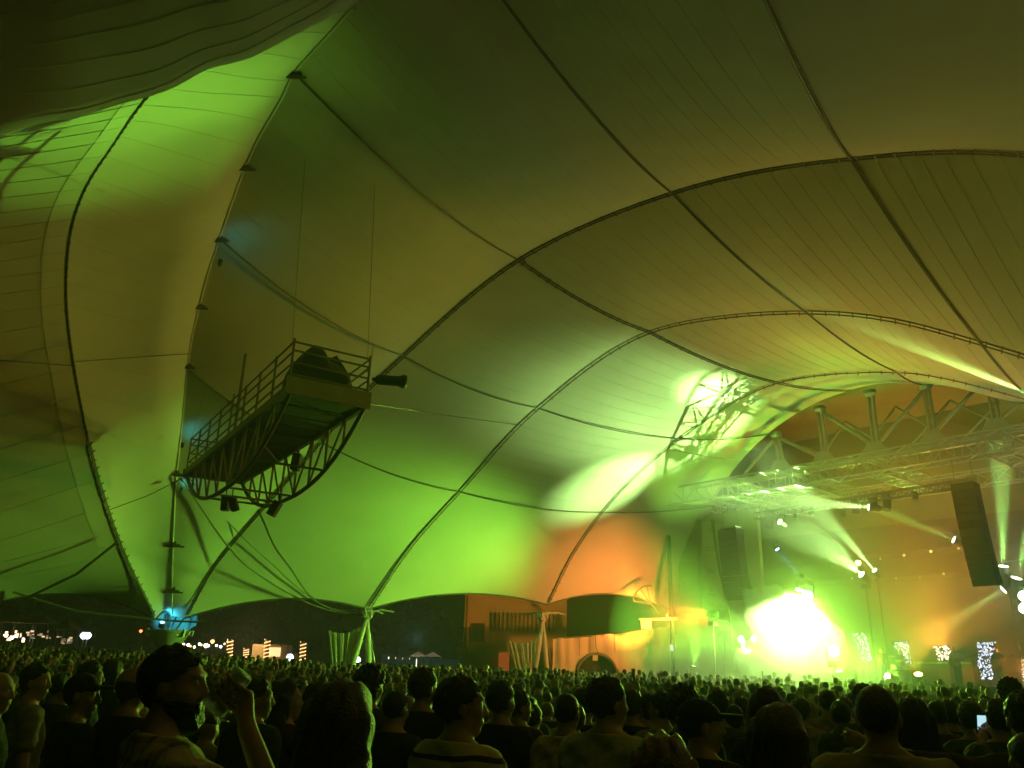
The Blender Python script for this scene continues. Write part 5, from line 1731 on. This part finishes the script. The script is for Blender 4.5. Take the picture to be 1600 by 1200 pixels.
# the bearded man who drinks
q, H = head_spot(281, 1008, 0, 2.8)
foot, yaw, hy = gz(q), yaw_to(gz(q), STAGE_T) - 0.55, -0.62
R = rz(hy)
mouth = R @ np.array((0, .112, 1.572))
cup_ax = R @ np.array((0.05, .60, .74))
cup_ax /= np.linalg.norm(cup_ax)
rim_c = mouth + R @ np.array((0, .026, .004))
grip = rim_c + cup_ax * .078
_f = R @ np.array((0, 1., 0))
_f = _f - cup_ax * np.dot(_f, cup_ax)
side_v = _f / np.linalg.norm(_f) * 0.92 + R @ np.array((.38, 0, 0))
side_v /= np.linalg.norm(side_v)
wr = grip + side_v * .070 + np.array((0, 0, -.080)) + R @ np.array((0.01, .03, 0))
el = np.array((.32, .32, 1.20))
dr = dict(h=.0095, b=(1.14, 1.18), hy=hy, hands=False, arms=[(np.array((.205, -.012, 1.405)), el, wr), (np.array((-.205, -.012, 1.405)), np.array((-.25, .03, 1.14)), np.array((-.20, .17, .98)))])


def drink_body(**kw):
    Rr = make_body(**kw, parts=('shirt', 'trousers', 'shoes'), sleeve=0.85)
    _put, _ = None, None
    h = kw['h']
    fd = Field((-.45, -.28, -.03), (.48, .52, 1.80), h)
    b = kw['b']
    for s in (-1, 1):
        fd.cap((s * .085, 0, .93), (s * .098, .012, .50), .086 * b[0], .058, .03)
        fd.cap((s * .098, .012, .50), (s * .105, -.012, .10), .056, .040, .02)
        fd.cap((s * .105, -.03, .045), (s * .115, .14, .035), .042, .034, .02)
    torso(fd, b)
    fd.cap((0, -.015, 1.43), (0, .0, 1.57), .062, .060, .03)
    head(fd, rz(kw['hy']))
    for i, (sh, e, w) in enumerate(kw['arms']):
        fd.cap(sh, e, .056, .046, .03)
        fd.cap(e, w, .047, .031, .015)
        if i:
            hand(fd, w, w - e, 1)
    # the hand closed round the cup: palm beside it, fingers curl over the far side, thumb on the near side
    up = np.cross(side_v, cup_ax)
    pal = grip + side_v * .062
    for s in (-.028, -.009, .009, .028):
        fd.cap(wr, pal + cup_ax * s - up * .012, .020, .015, .012)
    for s, l in ((-.034, 1.9), (-.012, 2.25), (.011, 2.3), (.033, 2.0)):
        prev = pal + cup_ax * s
        for k in range(1, 4):
            a = l * k / 3
            nx = grip + cup_ax * s + (side_v * math.cos(a) + up * math.sin(a)) * (.060 - .004 * k)
            fd.cap(prev, nx, .0100 - .0007 * k, .0094 - .0007 * k, .004)
            prev = nx
    prev = pal - cup_ax * .030 - up * .02
    for k in range(1, 3):
        a = -1.0 * k
        nx = grip - cup_ax * (.020 - .012 * k) + (side_v * math.cos(a) + up * math.sin(a)) * .057
        fd.cap(prev, nx, .012, .010, .005)
        prev = nx
    Rr['body'] = fd.mesh()
    return Rr


BODIES['drink'] = {n: to_mesh(n, V, Fc, None, (SKINS[0],)) for n, (V, Fc) in drink_body(**dr).items()}
sc = H / 1.765
person(foot, yaw, sc, 'drink', dr, [('short', 'hair', HAIRS[0]), ('beard', 'beard', HAIRS[0])], SKINS[1], PLAID, 'bearded man in a plaid shirt drinking from a plastic cup')
OCC.append((foot[0], foot[1]))
RW = rz(yaw)
tow = lambda p: np.array(foot) + RW @ np.array(p) * sc
cp = thing('plastic_cup', 'clear plastic cup of amber beer tilted at the bearded man\'s mouth', 'cup', tow(rim_c))
ca = RW @ cup_ax
A = frame_to(ca)
M_cup = bpy.data.materials.new('clear_plastic')
M_cup.use_nodes = True
_b = M_cup.node_tree.nodes['Principled BSDF']
_b.inputs['Base Color'].default_value = (0.85, 0.95, 0.85, 1)
_b.inputs['Roughness'].default_value = 0.12
_b.inputs['Transmission Weight'].default_value = 0.55
_b.inputs['IOR'].default_value = 1.15
MB().lathe([(.046, 0), (.0475, .003), (.045, .01), (.034, .135), (.033, .137)], tow(rim_c), 20, A).build('cup_wall', M_cup, cp, True)
MB().lathe([(.026, .125), (.0325, .128), (.0325, .132), (.026, .136)], tow(rim_c), 20, A).build('cup_base', M_cup, cp, True)
M_beer = mat('amber_beer', (0.35, 0.09, 0.01), 0.2)
# beer lies level in the lower part of the tilted cup
mb = MB()
ring_a, ring_b = [], []
c0 = tow(rim_c)
pts_ = []
for k in range(9):
    s = k / 8
    r = .043 - .010 * s
    cc = c0 + ca * (.015 + .085 * s)
    row = []
    for a in np.linspace(-math.pi * .92, -math.pi * .08, 11):
        e = A[0] * math.cos(a) + A[1] * math.sin(a)
        row.append(cc + e * r * .97)
    pts_.append(row)
mb.grid(pts_)
mb.grid([[p[0] for p in pts_], [p[-1] for p in pts_]])
mb.build('beer', M_beer, cp)

# ------------------------------------------------------------------ middle rows: single figures sharing a few meshes
MIDM = []


def mid_mesh(hair, hy, pose, b, fem):
    bd_ = make_body(h=.021, b=b, pose=pose, hy=hy, fem=fem, fine=True, hands=False, parts=('body', 'shirt', 'trousers'))
    parts = [(bd_['body'], 0), (bd_['shirt'], 1), (bd_['trousers'], 2)]
    if hair:
        Vh, Fh = make_hair(hair, .016)
        parts.append(((Vh @ rz(hy).T, Fh), 3))
    Vs, Fs, mi, o = [], [], [], 0
    for (V, Fc), k in parts:
        Vs.append(V)
        Fs.append(Fc + o)
        mi += [k] * len(Fc)
        o += len(V)
    return to_mesh('person', np.concatenate(Vs), np.concatenate(Fs), mi, (SKINS[1], SHIRTS[0], JEANS, HAIRS[0]))


for a in (('short', 0, 'down', (1, 1), False), ('crop', -.4, 'down', (1.08, 1.1), False), ('curly', .2, 'down', (1, 1), False), ('long', 0, 'down', (.94, .95), True), ('wavy', -.5, 'fold', (.94, .95), True),
          (None, .1, 'fold', (1.1, 1.15), False), ('short', .5, 'fold', (1, 1), False), ('cap', -.2, 'down', (1.05, 1.05), False), ('bun', .2, 'down', (.92, .92), True), ('short', 0, 'up', (1, 1), False)):
    MIDM.append(mid_mesh(*a))
rs = random.Random(11)
cand = []
for iy in range(80):
    for ix in range(-70, 71):
        y = 5.6 + iy * 0.78 + rs.uniform(-.22, .22)
        x = (ix + 0.5 * (iy % 2)) * 0.78 + rs.uniform(-.22, .22)
        if abs(x) > 0.685 * y + 0.6:
            continue
        v = np.dot(np.array([x, y, 0]) - P0, E2)
        if v > -1.6 or y > 57 or (y > 48.8 and x > 0) or (x < -9 and y > 56):
            continue
        if min((x - a)**2 + (y - b)**2 for a, b in OCC) < 0.30:
            continue
        if any((x - m[0])**2 + (y - m[1])**2 < 1.4 for m in (n1, n2, lp, at(528, 1045, 45.6), at(830, 1045, 49.5))):
            continue
        if y > 17 and rs.random() < 0.10 + 0.18 * (math.sin(x * 0.9 + 1) * math.sin(y * 0.7) > 0.35):
            continue
        cand.append((x + rs.uniform(-.1, .1), y))
cand.sort(key=lambda p: p[1])
NMID = 262
zones = lambda x, y: 'left' if x < -0.28 * y else 'right' if x > 0.25 * y else 'middle'
LBL = {}
names = {0: 'black', 1: 'dark blue', 2: 'dark grey', 3: 'dark red', 4: 'beige', 5: 'pale', 6: 'dark green', 7: 'brown grey'}
for i, (x, y) in enumerate(cand[:NMID]):
    k = rs.choice((0, 0, 0, 1, 1, 2, 3, 4, 5, 6, 6, 7, 8)) if i not in (60, 150, 201) else 9
    o = bpy.data.objects.new('person', MIDM[k])
    COL.objects.link(o)
    o.location = (x, y, float(ground_z(x, y)))
    H = min(1.80, max(1.48, rs.gauss(1.655, .09)))
    s = H / 1.765
    o.scale = (s * rs.uniform(.98, 1.08), s, s)
    o.rotation_euler = (0, 0, yaw_to((x, y), STAGE_T) + rs.gauss(0, .25))
    sh = rs.choice((0, 0, 0, 1, 1, 2, 2, 3, 4, 5, 6, 7))
    for j, m in ((0, rs.choice(SKINS)), (1, SHIRTS[sh]), (3, rs.choice(HAIRS[:4]))):
        if j < len(o.material_slots):
            o.material_slots[j].link = 'OBJECT'
            o.material_slots[j].material = m
    hn = ('short haired', 'cropped', 'curly haired', 'long haired', 'wavy haired', 'bald', 'short haired', 'capped', 'bun wearing', 'arm raising')[k]
    rn = ('first', 'second', 'third', 'fourth', 'fifth', 'sixth', 'seventh', 'eighth')[min(7, int((y - 5.2) / 1.4))]
    px = 800 + F * x / (y * math.cos(PITCH))
    lm = [n_ for e, n_ in ((60, 'glaring stall'), (160, 'twin lamps'), (240, 'left rib foot'), (330, 'low point base'), (440, 'food truck'), (530, 'lit columns'), (610, 'green curtain'), (720, 'vendor tent'), (800, 'louvred building'), (880, 'orange curtain'), (980, 'arched opening'), (1060, 'dark pole'), (1170, 'line array'), (1300, 'glare'), (1370, 'slanted panel'), (1440, 'drum kit'), (1510, 'amplifiers'), (9999, 'tall panel')) if px < e][0]
    tag(o, '%s person in %s top, %s middle row, below %s' % (hn, names[sh], rn, lm), 'person', 'people in the middle rows below the ' + lm)
    LBL.setdefault(o['label'], []).append((px, o))
for lb_, l_ in LBL.items():
    if len(l_) > 1:
        for n_, (px, o) in enumerate(sorted(l_, key=lambda q: q[0])):
            o['label'] = lb_ + ', %s from left' % ('first second third fourth fifth sixth'.split()[min(5, n_)])

# ------------------------------------------------------------------ the packed crowd beyond: one mass
prof = [(0.0, .10, .07, .03), (.10, .09, .07, 0), (.50, .13, .08, 0), (.92, .17, .11, 0), (1.10, .16, .11, 0), (1.34, .22, .12, 0), (1.43, .19, .09, -.01), (1.49, .075, .07, -.01), (1.55, .062, .068, .0), (1.60, .074, .092, .015), (1.67, .084, .105, .0), (1.73, .068, .086, -.005), (1.762, .03, .04, -.005)]
NS = 9
tz = np.array([p[0] for p in prof])
ang = np.arange(NS) * 2 * math.pi / NS
TV = np.array([[p[1] * math.cos(a), p[2] * math.sin(a) + p[3], p[0]] for p in prof for a in ang])
TF = [(i * NS + j, i * NS + (j + 1) % NS, (i + 1) * NS + (j + 1) % NS, (i + 1) * NS + j) for i in range(len(prof) - 1) for j in range(NS)]
TF = np.array(TF)
topf = tuple((len(prof) - 1) * NS + j for j in range(NS))
ring_i = np.repeat(np.arange(len(prof)), NS)
front = (TV[:, 1] > 0.03) & (ring_i >= 8) & (ring_i <= 10)
hairv = (ring_i >= 9) & ~front
skinv = ((ring_i == 7) | (ring_i == 8) | front)
Vs, Fs, Cs, nv = [], [], [], 0
pal = np.array([(0.02, 0.02, 0.022), (0.03, 0.035, 0.05), (0.06, 0.06, 0.06), (0.10, 0.03, 0.03), (0.30, 0.26, 0.19), (0.45, 0.42, 0.36), (0.05, 0.09, 0.06), (0.18, 0.16, 0.14)])
skp = np.array([(0.50, 0.31, 0.22), (0.42, 0.25, 0.17), (0.30, 0.17, 0.11), (0.14, 0.075, 0.05)])
hap = np.array([(0.012, 0.010, 0.009), (0.03, 0.02, 0.013), (0.07, 0.045, 0.022), (0.24, 0.15, 0.06)])
for n, (x, y) in enumerate(cand[NMID:]):
    H = min(1.92, max(1.45, rs.gauss(1.66, .105)))
    yw = yaw_to((x, y), STAGE_T) + rs.gauss(0, .3)
    v = TV * np.array([rs.uniform(.95, 1.15), 1, 1]) * (H / 1.765)
    if rs.random() < 0.3:
        v[:, :2] = np.where((ring_i >= 6)[:, None] & (ring_i <= 8)[:, None] & (TV[:, 1] < 0.0)[:, None], v[:, :2] * np.array([1.25, 1.5]), v[:, :2])
    hs2 = rs.uniform(.94, 1.14)
    v[:, :2] = np.where((ring_i >= 9)[:, None], v[:, :2] * np.array([hs2 * (rs.uniform(1.0, 1.3) if rs.random() < .3 else 1), hs2]), v[:, :2])
    v[:, 0] += (v[:, 2] / 1.75)**2 * rs.gauss(0, .045)
    v[:, 1] += (v[:, 2] / 1.75)**2 * rs.gauss(0, .035)
    v = v @ rz(yw).T + np.array([x, y, float(ground_z(x, y))])
    c = np.tile(np.array((0.03, 0.04, 0.07)), (len(TV), 1))
    c[ring_i >= 3] = pal[rs.choice((0, 0, 0, 1, 1, 2, 2, 3, 4, 5, 6, 7))]
    c[skinv] = skp[rs.choice((0, 0, 1, 1, 2, 3))]
    c[hairv] = hap[rs.choice((0, 0, 1, 1, 2, 3))]
    base = nv
    Vs.append(v)
    Fs.extend((TF + base).tolist())
    Fs.append([q_ + base for q_ in topf])
    Cs.append(c)
    nv += len(v)
    if rs.random() < 0.012:                                        # a raised arm
        a0 = v[5 * NS] * 0.5 + v[6 * NS] * 0.5
        a1 = a0 + np.array([rs.uniform(-.1, .15), rs.uniform(-.1, .1), .22])
        a2 = a1 + np.array([rs.uniform(-.1, .1), rs.uniform(-.1, .1), .30])
        am = MB().tube([a0, a1, a2, a2 + (0, 0, .12)], [.05, .042, .032, .04], 6)
        Vs.append(np.array(am.v))
        Fs.extend([[q_ + nv for q_ in f_] for f_ in am.f])
        Cs.append(np.tile(skp[rs.choice((0, 1, 2))], (len(am.v), 1)))
        nv += len(am.v)
M_crowd = bpy.data.materials.new('crowd_clothes')
M_crowd.use_nodes = True
_a = M_crowd.node_tree.nodes.new('ShaderNodeAttribute')
_a.attribute_name = 'Col'
M_crowd.node_tree.links.new(_a.outputs['Color'], M_crowd.node_tree.nodes['Principled BSDF'].inputs['Base Color'])
M_crowd.node_tree.nodes['Principled BSDF'].inputs['Roughness'].default_value = 0.7
me = bpy.data.meshes.new('crowd')
me.from_pydata(np.concatenate(Vs).tolist(), [], Fs)
ca_ = me.color_attributes.new('Col', 'FLOAT_COLOR', 'POINT')
cc_ = np.concatenate([np.concatenate(Cs), np.ones((nv, 1))], 1).astype(np.float32)
ca_.data.foreach_set('color', cc_.ravel())
me.materials.append(M_crowd)
me.shade_smooth()
crowd = bpy.data.objects.new('crowd', me)
COL.objects.link(crowd)
tag(struct(crowd, 'stuff'), 'packed mass of concert goers stretching from the middle rows to the stage', 'crowd')

# ------------------------------------------------------------------ people on the stage
for px, v, key, shirt, hair, lb in ((1497, 4, 'guitar', fabric('white_shirt', (0.8, 0.78, 0.72)), 'short', 'musician in a white shirt playing a guitar on the stage'), (1381, 5, 'm0', SHIRTS[3], 'curly', 'musician in a dark red top at the left of the stage'), (1563, 4.5, 'guitar', SHIRTS[3], 'long', 'long haired guitarist in a red top at the right of the stage'), (1409, 7.2, 'fr', SHIRTS[0], 'short', 'drummer in black behind the drum kit')):
    q = onst(px, 1050, v)
    q[2] = 1.5
    person(q, yaw_to(q, (0, 10)) + (0.3 if px < 1500 else -0.2), 1.0, key, VAR[key], [(hair, 'hair', HAIRS[0])], SKINS[0], shirt, lb)
    if key == 'guitar':
        yw = yaw_to(q, (0, 10)) + (0.3 if px < 1500 else -0.2)
        R = rz(yw)
        g = thing('guitar', 'electric guitar held by the ' + ('white shirted musician' if px == 1497 else 'long haired guitarist'), 'guitar', q + R @ np.array((.05, .22, 1.05)))
        c = q + R @ np.array((.08, .21, 1.05))
        nx = R @ np.array((-.55, .06, .22))
        nx /= np.linalg.norm(nx)
        A = np.array([np.cross(nx, R @ np.array((0, 1., 0))), nx, R @ np.array((0, 1., 0))])
        out = [c + A[0] * (.17 + .04 * math.cos(3 * a)) * math.cos(a) + A[1] * .22 * math.sin(a) for a in np.linspace(0, 2 * math.pi, 20, False)]
        MB().add(out + [p + A[2] * .05 for p in out], [tuple(range(20)), tuple(range(39, 19, -1))] + [(i, i + 20, (i + 1) % 20 + 20, (i + 1) % 20) for i in range(20)]).build('guitar_body', mat('guitar_lacquer', (0.5, 0.25, 0.08), 0.25), g)
        MB().box(c + nx * .5 + A[2] * .05, (.05, .65, .025), A).build('neck', mat('guitar_neck', (0.35, 0.2, 0.1), 0.4), g)
        MB().box(c + nx * .87 + A[2] * .05, (.08, .14, .02), A).build('headstock', M_black, g)
# ------------------------------------------------------------------ the hazy air
hz = bpy.data.materials.new('haze')
hz.use_nodes = True
hz.node_tree.nodes.remove(hz.node_tree.nodes['Principled BSDF'])
pv = hz.node_tree.nodes.new('ShaderNodeVolumePrincipled')
pv.inputs['Density'].default_value = 0.0032
pv.inputs['Color'].default_value = (0.92, 0.92, 0.9, 1)
pv.inputs['Anisotropy'].default_value = 0.1
hz.node_tree.links.new(pv.outputs[0], hz.node_tree.nodes['Material Output'].inputs['Volume'])
struct(MB().box((0, 60, 11), (340, 320, 32)).build('haze', hz), 'stuff')


def smoke(name, c, r, dens, label, lump, seed):
    m = bpy.data.materials.new(name)
    m.use_nodes = True
    m.node_tree.nodes.remove(m.node_tree.nodes['Principled BSDF'])
    v = m.node_tree.nodes.new('ShaderNodeVolumePrincipled')
    v.inputs['Density'].default_value = dens
    v.inputs['Color'].default_value = (0.95, 0.95, 0.93, 1)
    m.node_tree.links.new(v.outputs[0], m.node_tree.nodes['Material Output'].inputs['Volume'])
    rows = []
    for t in np.linspace(0.001, math.pi - 0.001, 26):
        row = []
        for a in np.linspace(0, 2 * math.pi, 37):
            d = np.array([math.sin(t) * math.cos(a), math.sin(t) * math.sin(a), math.cos(t)])
            k = 1 + lump * (0.5 * math.sin(3 * d[0] + seed) * math.sin(4 * d[2] + seed) + 0.35 * math.sin(7 * d[0] + 2 * d[2]) * math.cos(6 * d[1] + seed) + 0.2 * math.sin(11 * d[2] + 9 * d[0]))
            row.append(np.array(c) + d * np.array(r) * k)
        rows.append(row)
    o = MB().grid(rows).build(name, m, smooth=True)
    bpy.context.view_layer.objects.active = o
    import bmesh
    bm = bmesh.new()
    bm.from_mesh(o.data)
    bmesh.ops.remove_doubles(bm, verts=bm.verts, dist=0.004)
    bmesh.ops.recalc_face_normals(bm, faces=bm.faces)
    bm.to_mesh(o.data)
    bm.free()
    return tag(struct(o, 'stuff'), label, 'smoke')


smoke('glare_smoke', onst(1232, 1000, -0.2) + np.array([0, 0, 0.0]), (2.5, 2.5, 2.8), 0.8, 'burst of smoke added for the blinding lamp glare at the front of the stage', 0.5, 1.0)  # dense smoke put in to imitate lens glare round the floods
smoke('stage_smoke', S(13.0, 0.5, 5.5), (13.5, 13.5, 8.5), 0.036, 'thin drifting smoke over the stage', 0.15, 2.0)
